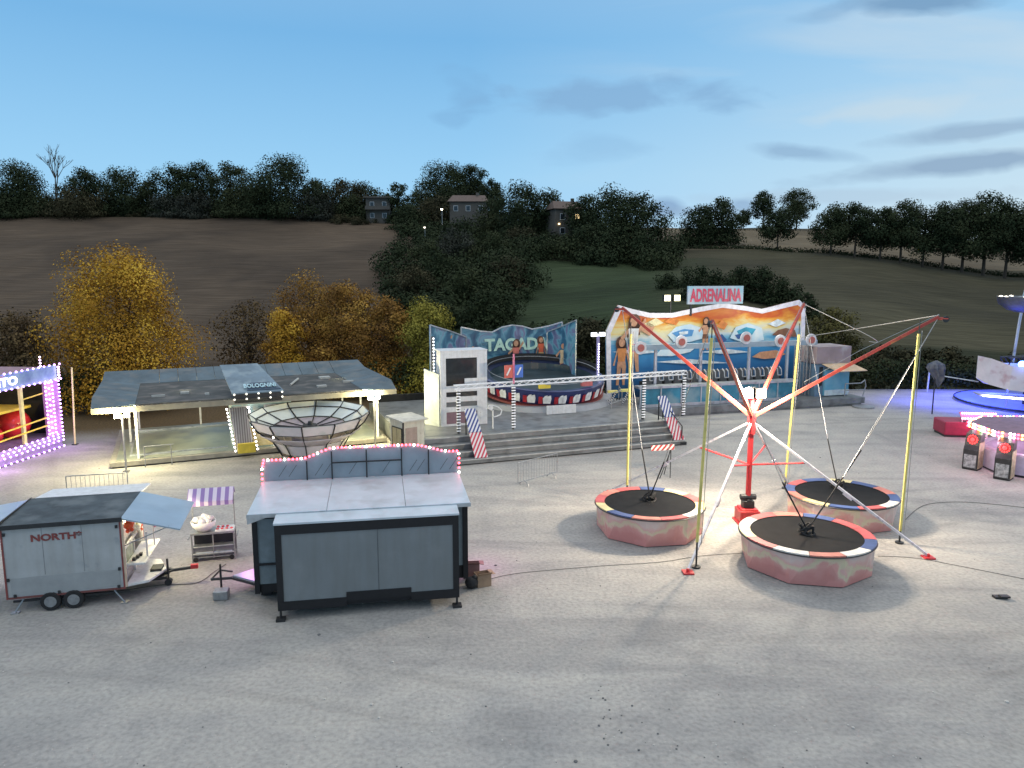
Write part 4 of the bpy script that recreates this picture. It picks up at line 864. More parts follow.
# central sign awning
l0, _ = fp.L(232,395,-.3); l1, _ = fp.L(284,392,-.3); zA0 = fp.L(240,393,-.3)[1]
b = MB(); aw = [(l0,-.35,zA0),(l1,-.35,zA0),(l1-.95,2.2,zA0+1.12),(l0-.35,2.2,zA0+1.12)]
b.slab(aw, .06); b.build('sign_awning', mat('blue grey awning sheet', (.13,.19,.24), .5, .2, .2, 1.2, wear=((.23,.3,.34), 1.6, .57)), T)
b = MB(); b.box(l0+.1,-.3,zA0-.5,l1-.1,-.22,zA0-.02); b.build('awning_fascia', M_dark, T)
sl = atan2(1.12, 2.55)
nb = thing('x', None, None); bpy.data.objects.remove(nb)
dk = MB(); p_a = lambda u, v: Vector(((1-v)*lerp(l0,l1,u)+v*lerp(l0-.35,l1-.95,u), lerp(-.35,2.2,v), lerp(zA0,zA0+1.12,v)+.035))
dk.slab([p_a(.3,.05),p_a(.97,.05),p_a(.86,.3),p_a(.42,.3)], .02, d=(0,-sin(sl),cos(sl))); dk.build('sign_board', mat('dark blue sign', (.02,.05,.09), .4), T)
pc = p_a(.6,.17); text('sign_lettering', 'BOLOGNINI', (l1-l0)*.62, .36, (pc.x, pc.y-.02, pc.z+.05), mat('pale blue letters', (.4,.6,.66), .5), T, rot=(sl,0,0), bold=.02)
for mt_, st_ in ((E_white, 0),):
    b = MB()
    for u in (.0,.25,.5,.75,1.): 
        for z_ in (zA0-.06,zA0-.3): b.ball((lerp(l0+.1,l1-.1,u),-.38,z_), .05)
    build_each(b, 'awning_bulb', mat('dim white bulbs', (1,.95,.8), emit=.8), T, 34)
# cashier cabin and light column under the awning
def LX(px, ly): return fp.L(px, 420, ly)[0]
c0, c1 = LX(232,.6), LX(292,.6)
b = MB(); b.box(c0,.6,.3,c1,2.6,zE-.4); b.build('cashier_cabin', mat('pale blue cabin paint', (.34,.5,.52), .5, 0, .2, 2, wear=((.6,.6,.5), 3, .55)), T)
for (a0, a1, zb, zt_) in ((.05,.28,1.75,2.35),(.55,.95,1.6,2.35)):
    o_ = MB().box(lerp(c0,c1,a0)-.06,.56,zb-.1,lerp(c0,c1,a1)+.06,.598,zt_+.08).build('window', M_white, T); MB().box(lerp(c0,c1,a0)+.03,.54,zb,lerp(c0,c1,a1)-.03,.558,zt_-.02).build('pane', M_glass, o_)
b = MB(); b.box(c0+.05,.57,.35,c1,.598,1.35); b.build('painted_front', mat('yellow brown mural', (.4,.3,.1), .5, 0, .3, 2, c2=(.62,.56,.36)), T)
q0, q1 = LX(236,-.05), LX(253,-.05)
b = MB(); b.slab([(q0,-.3,.28),(q1,-.3,.28),(q1-.25,.5,2.4),(q0-.25,.5,2.4)], .12); b.build('ribbed_column', stripe_mat('grey ribs', (.3,.29,.3), (.13,.12,.13), (1,0,0), 9), T)
b = MB(); b.box(q0-.02,-.5,.28,q1+.02,-.32,.75); b.build('column_base', M_yellow, T)
b = MB()
for i in range(12):
    t = i/11; b.ball((q0-.12-.25*t,-.36+.8*t,.4+1.95*t), .045); b.ball((q1+.12-.25*t,-.36+.8*t,.4+1.95*t), .045)
    if i < 9: b.ball((q1+1.0-.2*t,.3+.3*t,.4+1.95*t), .04)
build_each(b, 'bulb', E_white, T, 34)
b = MB(); r0_, r1_ = LX(142,-.35), LX(172,-.35)
for z_ in (1.0,.6): b.tube((r0_,-.3,z_),(r1_,-.3,z_),.022,6)
for x_ in (r0_, lerp(r0_,r1_,.9)): b.tube((x_,-.3,.0),(x_,-.3,1.0),.022,6)
b.build('handrail', M_steel, T)
for (px_, py_, tz, txt, pw, n_) in ((122,462,415,'lit pale lamp post at the left front corner of the pavilion',260,3),(374,446,397,'brightest lamp post at the right end of the pavilion',300,2)):
    lx_, ht = fp.L(px_, tz, -.75); p = fp.W(lx_, -.75); r = thing('lamp_post', label=txt, cat='lamp post', loc=(p.x, p.y, 0), rz=.5, group='lamp posts of the pavilion')
    b = MB(); b.cyl(0,0,0,ht,.045,8); b.cyl(0,0,0,.06,.15,10); b.tube((-.22,0,ht),(.22,0,ht),.025,6); b.build('pole', M_steel, r)
    hd = MB(); 
    for dx in (-.2,.2): hd.box(dx-.12,-.03,ht-.13,dx+.12,.06,ht+.15)
    h_o = hd.build('lamp_head', M_white, r)
    for dx in (-.2,.2):
      for q_ in ((dx-.1,-.045,ht-.11,dx+.1,-.031,ht+.13),(dx-.1,.061,ht-.11,dx+.1,.075,ht+.13)): MB().box(*q_).build('lamp_glass', mat('pavilion lamp '+str(n_), (1,.93,.7) if n_ == 2 else (1,.95,.85), emit=80. if n_ == 2 else 12.), h_o)
    lamp('pavilion_light', (p.x-.2, p.y-.35, ht-.05), (1,.86,.48), pw*1.3, .15); lamp('pavilion_light', (p.x-.1, p.y+.4, ht-.1), (1,.88,.48), pw*1.5, .15)
lamp('floor_light', fp.W(3.4,4,2.7), (1,.95,.6), 170, .5)
lamp('floor_light', fp.W(PL-1.5,5,2.7), (1,.95,.55), 170, .5)
# bumper-cars parked bits seen at right end of the floor
def bumper(x, y, rz, m_, label):
    w = fp.W(x, y, .3); r = thing('bumper_car', label, 'bumper car', w, rz, 'bumper cars on the pavilion floor')
    b = MB(); b.lathe([(.62,.08),(.66,.16),(.62,.26),(.5,.27)], 20); b.build('bumper', M_black, r)
    b = MB(); b.lathe([(.5,.2),(.56,.3),(.52,.42),(.42,.5),(.36,.36)], 18); b.build('body', m_, r, smooth=True)
    MB().box(-.28,.02,.28,.28,.4,.55).build('seat', M_dark, r)
    b = MB(); b.tube((0,-.1,.5),(0,-.3,.4),.02,6); b.tube((-.1,-.08,.52),(.1,-.08,.52),.03,8); b.build('steering_wheel', M_black, r)
bumper(11.2,1.9,.5, M_white, 'white bumper car parked at the right end of the pavilion floor')
# ================================================================ INVERTED UMBRELLA RIDE
cx, cy = AT(310,420,35.2).x, 35.2
T = thing('funnel_ride', 'round funnel shaped ride of pale panels and dark ribs beside the pavilion', 'fairground ride', (cx, cy, 0), .14); T.rotation_euler.x = .045
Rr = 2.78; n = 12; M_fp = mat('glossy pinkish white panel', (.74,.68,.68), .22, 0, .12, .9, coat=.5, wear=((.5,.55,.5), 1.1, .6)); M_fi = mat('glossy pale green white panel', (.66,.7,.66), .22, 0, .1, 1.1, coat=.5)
def ringpt(R, z, i, nn=n): a = 2*pi*i/nn; return Vector((R*cos(a), R*sin(a), z))
def ring(name, R0, za, R1, zb, m_, gap=.02):
    b = MB()
    for i in range(n):
        pA, pB, pC, pD = ringpt(R0,za,i+gap), ringpt(R0,za,i+1-gap), ringpt(R1,zb,i+1-gap), ringpt(R1,zb,i+gap)
        b.slab([pA,pB,pC,pD], .03)
    return b.build(name, m_, T)
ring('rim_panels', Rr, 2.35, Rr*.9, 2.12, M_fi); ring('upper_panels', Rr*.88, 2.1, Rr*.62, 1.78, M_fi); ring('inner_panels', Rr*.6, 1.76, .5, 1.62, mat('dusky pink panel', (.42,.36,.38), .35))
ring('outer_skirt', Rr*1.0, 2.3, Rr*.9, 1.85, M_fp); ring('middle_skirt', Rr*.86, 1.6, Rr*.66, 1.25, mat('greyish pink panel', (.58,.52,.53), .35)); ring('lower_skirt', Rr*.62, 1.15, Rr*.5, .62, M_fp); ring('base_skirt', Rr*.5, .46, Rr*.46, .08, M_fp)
b = MB()
for i in range(n):
    P_ = [(Rr*1.01,2.33),(Rr*.9,2.1),(Rr*.6,1.78),(.45,1.64)]
    for (a_, z_), (a2, z2) in zip(P_, P_[1:]): b.tube(ringpt(a_,z_+.03,i), ringpt(a2,z2+.03,i), .032, 5)
    P_ = [(Rr*1.02,2.32),(Rr*.91,1.82),(Rr*.66,1.22),(Rr*.5,.46)]
    for (a_, z_), (a2, z2) in zip(P_, P_[1:]): b.tube(ringpt(a_+.03,z_,i), ringpt(a2+.03,z2,i), .03, 5)
    for (a_, z_) in ((Rr*1.01,2.34),(Rr*.89,2.12),(Rr*.61,1.78),(Rr*.91,1.82),(Rr*.66,1.22),(Rr*.515,.48)): b.tube(ringpt(a_,z_+.02,i), ringpt(a_,z_+.02,i+1), .024, 5)
b.build('ribs', M_dark, T)
b = MB(); b.cyl(0,0,0,1.62,.9,16); b.build('core', M_fp, T); b = MB(); b.cyl(0,0,1.62,1.95,.16,10,0,.08); b.cyl(0,0,1.7,1.78,.35,12); b.build('hub', M_dark, T)
b = MB(); b.cyl(0,0,0,.09,Rr*.55,24); b.build('base', M_dark, T)
# ================================================================ TICKET BOOTH
ft = Frame((-5.1,34.2), radians(38)); T = fthing(ft, 'ticket_booth', 'small cream ticket booth with flat roof and double door', 'booth')
w1, d1, h1 = 1.15, 1.15, 2.12   # corner toward camera at origin; left face runs along -x.. built along +x/-x
b = MB(); b.box(-0.0,0,.05,d1,w1+.1,h1); b.build('wall', M_cream, T, bevel=.01)
MB().slab([(-.12,-.15,h1+.02),(d1+.15,-.15,h1+.02),(d1+.15,w1+.3,h1+.08),(-.12,w1+.3,h1+.08)], .06, d=(0,0,1)).build('roof', mat('pale booth roof', (.5,.48,.42), .6), T)
b = MB(); b.box(-.03,.12,.1,-.003,.98,h1-.4); b.build('double_door', mat('ochre door', (.42,.35,.2), .5, 0, .15, 2), T)
b = MB(); b.box(-.045,.08,.08,-.006,.12,h1-.36); b.box(-.045,.98,.08,-.006,1.02,h1-.36); b.box(-.045,.12,h1-.4,-.006,.98,h1-.36); b.box(-.04,.54,.1,-.031,.56,h1-.42); b.build('door_frame', M_dark, T)
b = MB(); b.box(.12,-.02,.25,.75,-.003,h1-.35); b.build('side_panel', mat('pinkish panel', (.36,.27,.22), .5), T); MB().box(-.02,-.025,.05,.04,.04,h1).build('corner_post', M_dark, T)
# chairs / clutter between the booth and the cabin
o = MB(); o.lathe([(.4,.0),(.43,.1),(.4,.22),(.3,.2)], 16); o = o.build('rubber_ring', M_black, smooth=True); o.location = G(430,455); tag(o, 'black rubber ring on the ground between ticket booth and cabin tower', 'ring')
f_ = Frame(G(424,452), .3); r = fthing(f_, 'folding_chair', 'grey folding chair between the ticket booth and the white tower', 'chair')
MB().box(-.22,-.2,.43,.22,.2,.46).build('seat', M_alu, r); MB().slab([(-.22,.22,.55),(.22,.22,.55),(.22,.3,.92),(-.22,.3,.92)], .02).build('backrest', M_alu, r)
for s1 in (-1,1): MB().tube((s1*.21,-.22,0),(s1*.21,.3,.92),.013,5).build('leg', M_steel, r); MB().tube((s1*.21,.25,0),(s1*.21,-.18,.45),.013,5).build('leg', M_steel, r)
# ================================================================ painted figures
def figure(root, fr, px, py_top, py_bot, ly, hair=True, top=None, bottom=None, flip=1, arms='up'):
    x, zt_ = fr.L(px, py_top, ly); _, zb = fr.L(px, py_bot, ly); h = zt_-zb; y = ly; b = MB()
    S = lambda u, v: (x+u*h*flip, y, zb+v*h)
    if hair: b.disc(x+.02*h*flip, zb+.88*h, .12*h, y, .012, 2, sz=1.3); b.slab([S(-.1,.9),S(.1,.9),S(.13,.66),S(-.12,.62)], .012, 2, (0,-1,0))
    y2 = y-.014; S2 = lambda u, v: (x+u*h*flip, y2, zb+v*h)
    b.disc(x, zb+.9*h, .07*h, y2, .012, 0, sz=1.25)
    b.slab([S2(-.1,.78),S2(.1,.78),S2(.08,.5),S2(-.08,.5)], .012, 3, (0,-1,0))
    b.slab([S2(-.09,.498),S2(.09,.498),S2(.11,.36),S2(-.11,.36)], .012, 4, (0,-1,0))
    b.slab([S2(-.1,.358),S2(-.01,.358),S2(-.03,0),S2(-.08,0)], .012, 0, (0,-1,0)); b.slab([S2(.01,.358),S2(.1,.358),S2(.12,0),S2(.06,0)], .012, 0, (0,-1,0))
    if arms == 'up': b.slab([S2(.1,.78),S2(.1,.7),S2(.24,.9),S2(.22,.97)], .012, 0, (0,-1,0)); b.slab([S2(-.1,.7),S2(-.1,.78),S2(-.25,.62),S2(-.22,.56)], .012, 0, (0,-1,0))
    else: b.slab([S2(.1,.78),S2(.1,.7),S2(.16,.42),S2(.2,.42)], .012, 0, (0,-1,0)); b.slab([S2(-.1,.7),S2(-.1,.78),S2(-.2,.42),S2(-.16,.42)], .012, 0, (0,-1,0))
    b.build('painted_figure', [M_skin, M_skin, M_hair, top or M_white, bottom or M_pink], root)
# ================================================================ TAGADA (round bowl ride)
ft = Frame((-1.99,34.29), atan2(4.14, 11.12)); SL = 11.87
T = fthing(ft, 'bowl_ride', 'large ride with dark tilted bowl on a grey stepped platform', 'fairground ride')
M_deck = mat('grey checker plate deck', (.2,.21,.215), .45, .35, .2, 1.4, wear=((.12,.125,.13), 1.6, .56)); M_stepn = mat('pale step nosing', (.38,.39,.38), .5, .2, .25, 4)
X0, X1 = -2.6, SL-2.2
for i in range(4):
    z_ = .27*(i+1); b = MB()
    xr = SL if i < 3 else X1+.4
    b.box(X0,.5*i,z_-.27+(.0 if i else .06),SL-.05*i,.5*(i+1)-.003,z_-.012); st_ = b.build('step', M_deck, T)
    b = MB(); b.box(X0,.5*i-.02,z_-.05,SL-.05*i,.5*i+.05,z_); b.build('step_edge', M_stepn, st_)
Zd = 1.08
b = MB(); b.box(X0,2.,.2,SL,12.5,Zd); b.build('deck', M_deck, T)
b = MB(); b.box(X0+.1,.05,.0,SL-.1,.2,.06); b.box(SL-.05,.1,.05,SL+.03,2.,.2); b.box(SL-.3,.0,.0,SL+.1,.3,.16); b.build('platform_foot', M_dark, T)
# bowl
bc = ft.L(545,400,7.2+2.); BX, BY = bc[0], 9.7; BR = 3.85
tilt = radians(7.5); Mx = Matrix.Translation((BX,BY,2.3)) @ Matrix.Rotation(tilt, 4, 'X')
def xb(b): return b.xf(Mx)
b = MB(); b.lathe([(2.6,-.55),(3.5,-.5),(3.72,-.2),(BR,.35),(BR+.03,.42),(BR-.1,.45),(BR-.55,.38)], 40); xb(b).build('bowl_shell', mat('deep blue bowl paint', (.02,.03,.12), .35, coat=.4), T, smooth=False)
b = MB(); b.lathe([(BR-.55,.36),(BR-.62,-.1),(BR-1.3,-.2),(.01,-.22)], 40); xb(b).build('bowl_floor', mat('dark teal bowl floor', (.03,.05,.06), .4, 0, .3, 1), T)
b = MB(); b.lathe([(BR-.05,.44),(BR-.02,.85),(BR-.12,.9),(BR-.2,.46)], 40); 
b.f = [f for f in b.f]; nb_ = MB(); nb_.v = b.v; nb_.f = b.f; nb_.m = b.m
# keep the backrest only round the rear half
keep = []
for f in b.f:
    cy_ = sum(b.v[i][1] for i in f)/4
    if cy_ > .2: keep.append(f)
b.f = keep; b.m = [0]*len(keep); xb(b).build('rear_backrest', M_black, T)
b = MB(); b.lathe([(BR-.5,.1),(BR-.5,.4),(BR-.15,.44)], 40); xb(b).build('bench', mat('dark blue vinyl', (.015,.025,.06), .35), T)
b = MB()
for i in range(40):
    a0 = 2*pi*i/40; b.tube((BR*.9*cos(a0),BR*.9*sin(a0),.75),(BR*.9*cos(a0+.157),BR*.9*sin(a0+.157),.75),.025,5)
xb(b).build('grab_rail', M_steel, T)
wt = []; rd = []
for i in range(26):
    a_ = 2*pi*i/26+.05
    if sin(a_) > .35: continue
    u = Vector((cos(a_), sin(a_), 0)); t_ = Vector((-sin(a_), cos(a_), 0)); o_ = u*3.74
    def pt(s, z, k=0): 
        return o_+u*((z+.2)*.2+.05+k)+t_*s+Vector((0,0,z))
    for j in range(2):
        sx = -.2+j*.2
        w1_ = MB(); wt.append(w1_); w1_.slab([pt(sx-.02,-.32),pt(sx+.2,-.32),pt(sx+.24,-.02),pt(sx+.2,.2),pt(sx+.06,.16+.0*j),pt(sx-.06,0)], .03, 0, u)
    r1_b = MB(); rd.append(r1_b); r1_b.slab([pt(-.5,-.34,-.01),pt(-.27,-.34,-.01),pt(-.27,.1,-.01),pt(-.5,.1,-.01)], .03, 0, u)
for q_ in wt: xb(q_).build('white_petal', mat('glossy white paint', (.72,.73,.74), .3), T)
for q_ in rd: xb(q_).build('red_block', mat('dark red paint', (.35,.02,.03), .4), T)
b = MB(); b.lathe([(3.3,-.62),(3.86,-.58),(3.86,-.48),(3.4,-.46)], 40); xb(b).build('red_band', M_redrust, T)
b = MB(); n = 24
for i in range(n):
    a0, a1 = 2*pi*i/n, 2*pi*(i+1)/n; R1, R0 = 4.35, 4.2
    b.add([(BX+R1*cos(a0),BY+R1*sin(a0),Zd),(BX+R1*cos(a1),BY+R1*sin(a1),Zd),(BX+R0*cos(a1),BY+R0*sin(a1),Zd+.3),(BX+R0*cos(a0),BY+R0*sin(a0),Zd+.3)], [(0,1,2,3)])
    b.add([(BX+R0*cos(a0),BY+R0*sin(a0),Zd+.3),(BX+R0*cos(a1),BY+R0*sin(a1),Zd+.3),(BX+3.3*cos(a1),BY+3.3*sin(a1),Zd+.3),(BX+3.3*cos(a0),BY+3.3*sin(a0),Zd+.3)], [(0,1,2,3)])
b.build('bowl_plinth', mat('grey plinth sheet', (.3,.31,.33), .45, .2, .12, 1), T)
wx0, wx1 = ft.L(547,412,BY-4.6)[0], ft.L(576,412,BY-4.6)[0]
MB().box(wx0,BY-4.6,Zd+.02,wx1,BY-4.52,Zd+.5).build('white_panel', M_white, T)
for i, (c_, r_) in enumerate(((.5,.0),(2.4,1.))): 
    p_ = Mx @ Vector((-1.2+i*2.7,-3.2,.5)); MB().box(p_.x-.35,p_.y-.1,p_.z,p_.x+.35,p_.y+.1,p_.z+.25).build('cushion', [M_yellow, mat('faded red cushion', (.45,.12,.12), .6)][i], T)
b = MB()
for (x_, y_) in ((BX+3.9,BY-3.2),(BX+2.7,BY-4.1),(BX+4.5,BY-1.7)):
    b.tube((x_,y_,Zd),(x_,y_,Zd+.95),.03,6)
b.tube((BX+2.7,BY-4.1,Zd+.9),(BX+3.9,BY-3.2,Zd+.9),.025,6); b.tube((BX+3.9,BY-3.2,Zd+.9),(BX+4.5,BY-1.7,Zd+.9),.025,6); b.tube((BX+2.7,BY-4.1,Zd+.3),(BX+3.9,BY-3.2,Zd+.3),.025,6)
b.build('guard_rail', M_steel, T)
# backdrop of three painted panels
M_tag = bpy.data.materials.new('teal and violet mural'); M_tag.use_nodes = True; m = M_tag; nt = m.node_tree; N = nt.nodes; Lk = nt.links; b_ = N['Principled BSDF']; b_.inputs['Roughness'].default_value = .45
tc = N.new('ShaderNodeTexCoord'); n1 = nznode(.55, 6, None, 1.8)
Lk.new(ramp(n1.outputs['Fac'], [(.28, (.015,.05,.12)), (.42, (.03,.13,.22)), (.5, (.14,.33,.42)), (.56, (.17,.17,.3)), (.7, (.04,.08,.15))]), b_.inputs['Base Color'])
BD = 14.2
BKT = fthing(Frame(ft.W(0,0), ft.a), 'lettered_backdrop', 'winged painted backdrop lettered TAGADA behind the dark bowl', 'backdrop')
def wing(pxs, lys, name='mural_panel'):
    pts = []
    for (px, py), ly in zip(pxs, lys):
        x, z = ft.L(px, py, ly); pts.append((x, ly, z))
    bot = [(pts[-1][0], lys[-1], 1.2), (pts[0][0], lys[0], 1.2)]
    P_ = pts+bot; MB().slab(list(reversed(P_)), .08).build(name, M_tag, BKT)
    t = MB(); t.path([Vector(p)+Vector((0,-.05,0)) for p in pts], .05, 4); t.tube(Vector(pts[0])+Vector((0,-.05,0)), Vector(bot[1])+Vector((0,-.05,0)), .05, 4); t.tube(Vector(pts[-1])+Vector((0,-.05,0)), Vector(bot[0])+Vector((0,-.05,0)), .05, 4); t.build('panel_trim', M_alu, BKT)
wing([(430,325),(450,331),(466,337)], [BD-3.2,BD-1.8,BD-.7])
wing([(461,327),(480,331),(492,332),(502,327),(512,325),(522,326),(532,329),(548,326),(562,322)], [BD]*9)
wing([(547,332),(562,326),(576,320)], [BD-.7,BD-2.0,BD-3.2])
xl, zl = ft.L(512,344,BD); xr_ = ft.L(484,344,BD)[0]; xr2 = ft.L(548,344,BD)[0]
text('backdrop_lettering', 'TAGADA', (xr2-xr_), .85, ((xr_+xr2)/2, BD-.14, zl), mat('pale green letters', (.45,.66,.55), .5, emit=0.), BKT, bold=.04)
M_bg = mat('dark green paint', (.02,.035,.03), .6, 0, .4, .8)
a0_, a1_ = ft.L(470,360,BD-.14)[0], ft.L(556,360,BD-.14)[0]; MB().box(a0_,BD-.13,1.2,a1_,BD-.1,ft.L(510,364,BD)[1]).build('lower_board', M_bg, BKT)
figure(BKT, ft, 516, 340, 374, BD-.16, True, mat('coral paint', (.6,.16,.12), .5), mat('coral paint 2', (.5,.12,.1), .5)); figure(BKT, ft, 541, 337, 367, BD-.16, True, mat('orange red paint', (.55,.1,.04), .5), mat('tan painted cloth', (.5,.32,.14), .5), -1, 'down')
figure(BKT, ft, 563, 343, 374, BD-2.15, False, mat('sand paint', (.55,.42,.25), .5), mat('sand paint', (.55,.42,.25), .5)); figure(BKT, ft, 473, 346, 372, BD-.16, False, mat('pale straw paint', (.6,.5,.3), .5), mat('pale straw paint', (.6,.5,.3), .5))
figure(BKT, ft, 445, 334, 365, BD-1.75, True, M_cyan, M_blue)
MB().box(a0_,BD+.3,0,a0_+.2,BD+.5,5).build('support_mast', M_dark, BKT); MB().box(a1_,BD+.3,0,a1_+.2,BD+.5,5).build('support_mast', M_dark, BKT)
MB().box(X0+.5,BD+.08,.0,X1+1,BD+.3,1.2).build('support_sill', M_dark, BKT)
# ---- cabin tower (white framed control cabin)
CT = fthing(Frame(ft.W(0,0), ft.a), 'cabin_tower', 'white framed control cabin tower with dark windows at the ride platform end', 'cabin')
CT.location = ft.W(0,0,0)
cy0 = 4.0; xa, z_top = ft.L(440,352,cy0); xb_, _ = ft.L(487,350,cy0); xm = ft.L(477,350,cy0)[0]
def Z(py): return ft.L(455, py, cy0)[1]
b = MB(); b.box(xa+.08,cy0+.1,Zd,xb_-.08,cy0+1.2,z_top-.05); b.build('cabin_wall', mat('grey white cabin sheet', (.5,.52,.55), .5), CT)
MB().box(xa-.02,cy0-.03,z_top,xb_+.02,cy0+1.25,z_top+.05).build('roof', M_white, CT)
b = MB()
for x_, w_ in ((xa,.3),(xb_-.55,.55)): b.box(x_,cy0-.0,Zd+.0,x_+w_,cy0+.1,z_top)
for z0_, z1_ in ((z_top-.35,z_top),(Z(392),Z(386)),(Z(402),Z(397)),(Z(412),Z(407)),(Z(430),Z(424))): b.box(xa+.3,cy0+.003,z0_,xb_-.55,cy0+.1,z1_)
b.build('white_frame', M_white, CT)
for (za, zb, mt_, nm) in ((Z(386),z_top-.35,M_glass,'window'),(Z(397),Z(392),M_glass,'window'),(Z(407),Z(402),mat('grey window', (.12,.13,.14), .3),'window'),(Z(424),Z(412),mat('dark pink poster', (.2,.12,.15), .5),'poster')):
    MB().box(xa+.3,cy0+.05,za+.01,xb_-.55,cy0+.09,zb-.01).build(nm, mt_, CT)
MB().box(xa+1.3,cy0-.03,Z(385)+.05,xb_-.56,cy0+.045,Z(379)).build('white_sill', M_white, CT)
b = MB(); s0 = ft.L(427,372,cy0+.6)[0]; b.slab([(xa-.02,cy0+.1,Zd-.3),(s0,cy0+1.1,Zd-.1),(s0,cy0+1.1,Z(370)),(xa-.02,cy0+.1,Z(374))], .06); b.build('side_door', mat('pale green grey door', (.4,.44,.42), .5), CT)
# lit studs left edge
b = MB(); sx_ = ft.L(433,350,cy0+1.2)[0]; b.tube((sx_,cy0+1.2,Zd),(sx_,cy0+1.2,z_top+.7),.09,6); b.build('corner_mast', M_dark, CT); b = MB()
for i in range(16): b.ball((sx_,cy0+1.07,z_top+.6-.17*i), .06)
build_each(b, 'bulb', mat('cool white bulbs', (.85,.92,1), emit=.8), CT, 34)
# small platform sign shaped like a P
f2 = Frame(ft.W(ft.L(493,425,2.7)[0],2.7), ft.a); r = fthing(f2, 'loop_sign', 'white looped sign on a thin post beside the cabin tower', 'sign'); r.location.z = Zd
b = MB(); b.tube((0,0,0),(0,0,.95),.035,6); b.build('post', M_white, r); b = MB(); LP_ = [(-.05,.95),(-.15,1.0),(-.28,1.08),(-.22,1.22),(0,1.2),(.25,1.12),(.48,.92),(.42,.7),(.2,.62),(.05,.6)]
b.path([(x_,0,z_) for x_, z_ in LP_], .035, 6); b.disc(-.1,1.08,.12,-.01,.03); b.build('loop', M_white, r)
# ---- truss portal with lit posts
GT = fthing(Frame(ft.W(0,0), ft.a), 'truss_gate', 'long white truss beam carried on lit posts along the steps', 'truss')
gy = 2.2; zb_ = 3.45
gx = [ft.L(px, 400, gy)[0] for px in (458,513,643,683)]
MB().truss((gx[0]-.2,gy,zb_-.05), (gx[3]+.1,gy,zb_+.08), .2, .028, 0, .4).build('beam', mat('bright white truss', (.75,.76,.78), .4), GT)
for i, x_ in enumerate(gx):
    ps_ = MB().box(x_-.05,gy-.05,Zd+.003,x_+.05,gy+.05,zb_-.15).build('post', M_dark, GT); b = MB()
    for k in range(15): z_ = Zd+.1+k*.145; b.box(x_-.1,gy-.12,z_,x_+.1,gy-.055,z_+.05)
    b.build('light_bars', mat('lit white bars', (.85,.87,.9), emit=.12), ps_)
b = MB(); x_ = gx[1]; b.box(x_-.5,gy-.12,zb_+.3,x_-.06,gy-.08,zb_+.95); b.build('red_sign', mat('red sign face', (.55,.1,.08), .5), GT); b = MB(); b.box(x_+.06,gy-.12,zb_+.3,x_+.5,gy-.08,zb_+.95); b.build('blue_sign', mat('blue sign face', (.03,.13,.5), .5), GT)
b = MB()
for dx in (-.28,.28): b.slab([(x_+dx-.14,gy-.135,zb_+.45),(x_+dx-.06,gy-.135,zb_+.42),(x_+dx+.14,gy-.135,zb_+.8),(x_+dx+.06,gy-.135,zb_+.83)], .01, 0, (0,-1,0))
b.build('sign_stroke', M_white, GT); MB().tube((x_,gy-.1,zb_),(x_,gy-.1,zb_+1.5),.05,6).build('sign_mast', M_pink, GT)
# ---- diagonal striped boards over the steps
M_sb = stripe_mat('dark blue white diagonal', (.6,.6,.62), (.03,.05,.2), (1,.0,-.8), 5.2); M_sr = stripe_mat('red white diagonal steps', (.6,.56,.56), (.42,.03,.06), (1,0,-.8), 5.2)
for px_, txt in ((476,'left'),(671,'right')):
    lx = ft.L(px_, 430, .9)[0]; r = fthing(Frame(ft.W(lx,.0), ft.a), 'striped_ramp', 'blue and red diagonally striped board over the steps, '+txt+' of the pair', 'striped board', 'striped boards over the steps')
    MB().slab([(-.32,1.0,1.35),(.32,1.0,1.35),(.28,1.9,2.35),(-.28,1.9,2.35)], .05).build('upper_board', M_sb, r); MB().slab([(-.32,.05,.3),(.32,.05,.3),(.32,.98,1.33),(-.32,.98,1.33)], .05).build('lower_board', M_sr, r)
    b = MB(); b.box(-.25,1.8,.8,-.2,1.85,2.2); b.box(.2,1.8,.8,.25,1.85,2.2); b.box(-.25,.1,.05,-.2,.15,.35); b.box(.2,.1,.05,.25,.15,.35); b.build('legs', M_dark, r)
b = MB(); r = fthing(Frame(ft.W(SL-.15,.1), ft.a), 'stair_rail', 'dark tubular rail at the right end of the steps', 'rail'); b.tube((0,0,0),(0,0,1.0),.035,6); b.tube((0,0,1.0),(.0,1.9,2.0),.03,6); b.tube((0,1.9,1.08),(0,1.9,2.0),.035,6); b.build('rail', M_dark, r)
# ---- lit column between backdrop and sunset mural
p = AT(597,400,46.5); zz = AT(597,336,46.5).z; r = thing('light_column', 'violet lit column with white double head between the two backdrops', 'lamp post', (p.x, 46.5, Zd), ft.a)
MB().cyl(0,0,0,zz-Zd,.1,8).build('column', mat('violet grey paint', (.25,.22,.42), .5), r); b = MB()
for k in range(14): b.ball((0,-.12,zz-Zd-.5-k*.16), .05)
build_each(b, 'bulb', mat('lavender bulbs', (.75,.7,1), emit=3.), r, 34); b = MB(); b.box(-.45,-.1,zz-Zd-.02,-.12,.1,zz-Zd+.22); b.box(.12,-.1,zz-Zd-.02,.45,.1,zz-Zd+.22); b.box(-.12,-.05,zz-Zd,.12,.05,zz-Zd+.12); b.build('head', mat('white lamp face dim', (.9,.95,1), emit=1.2), r)
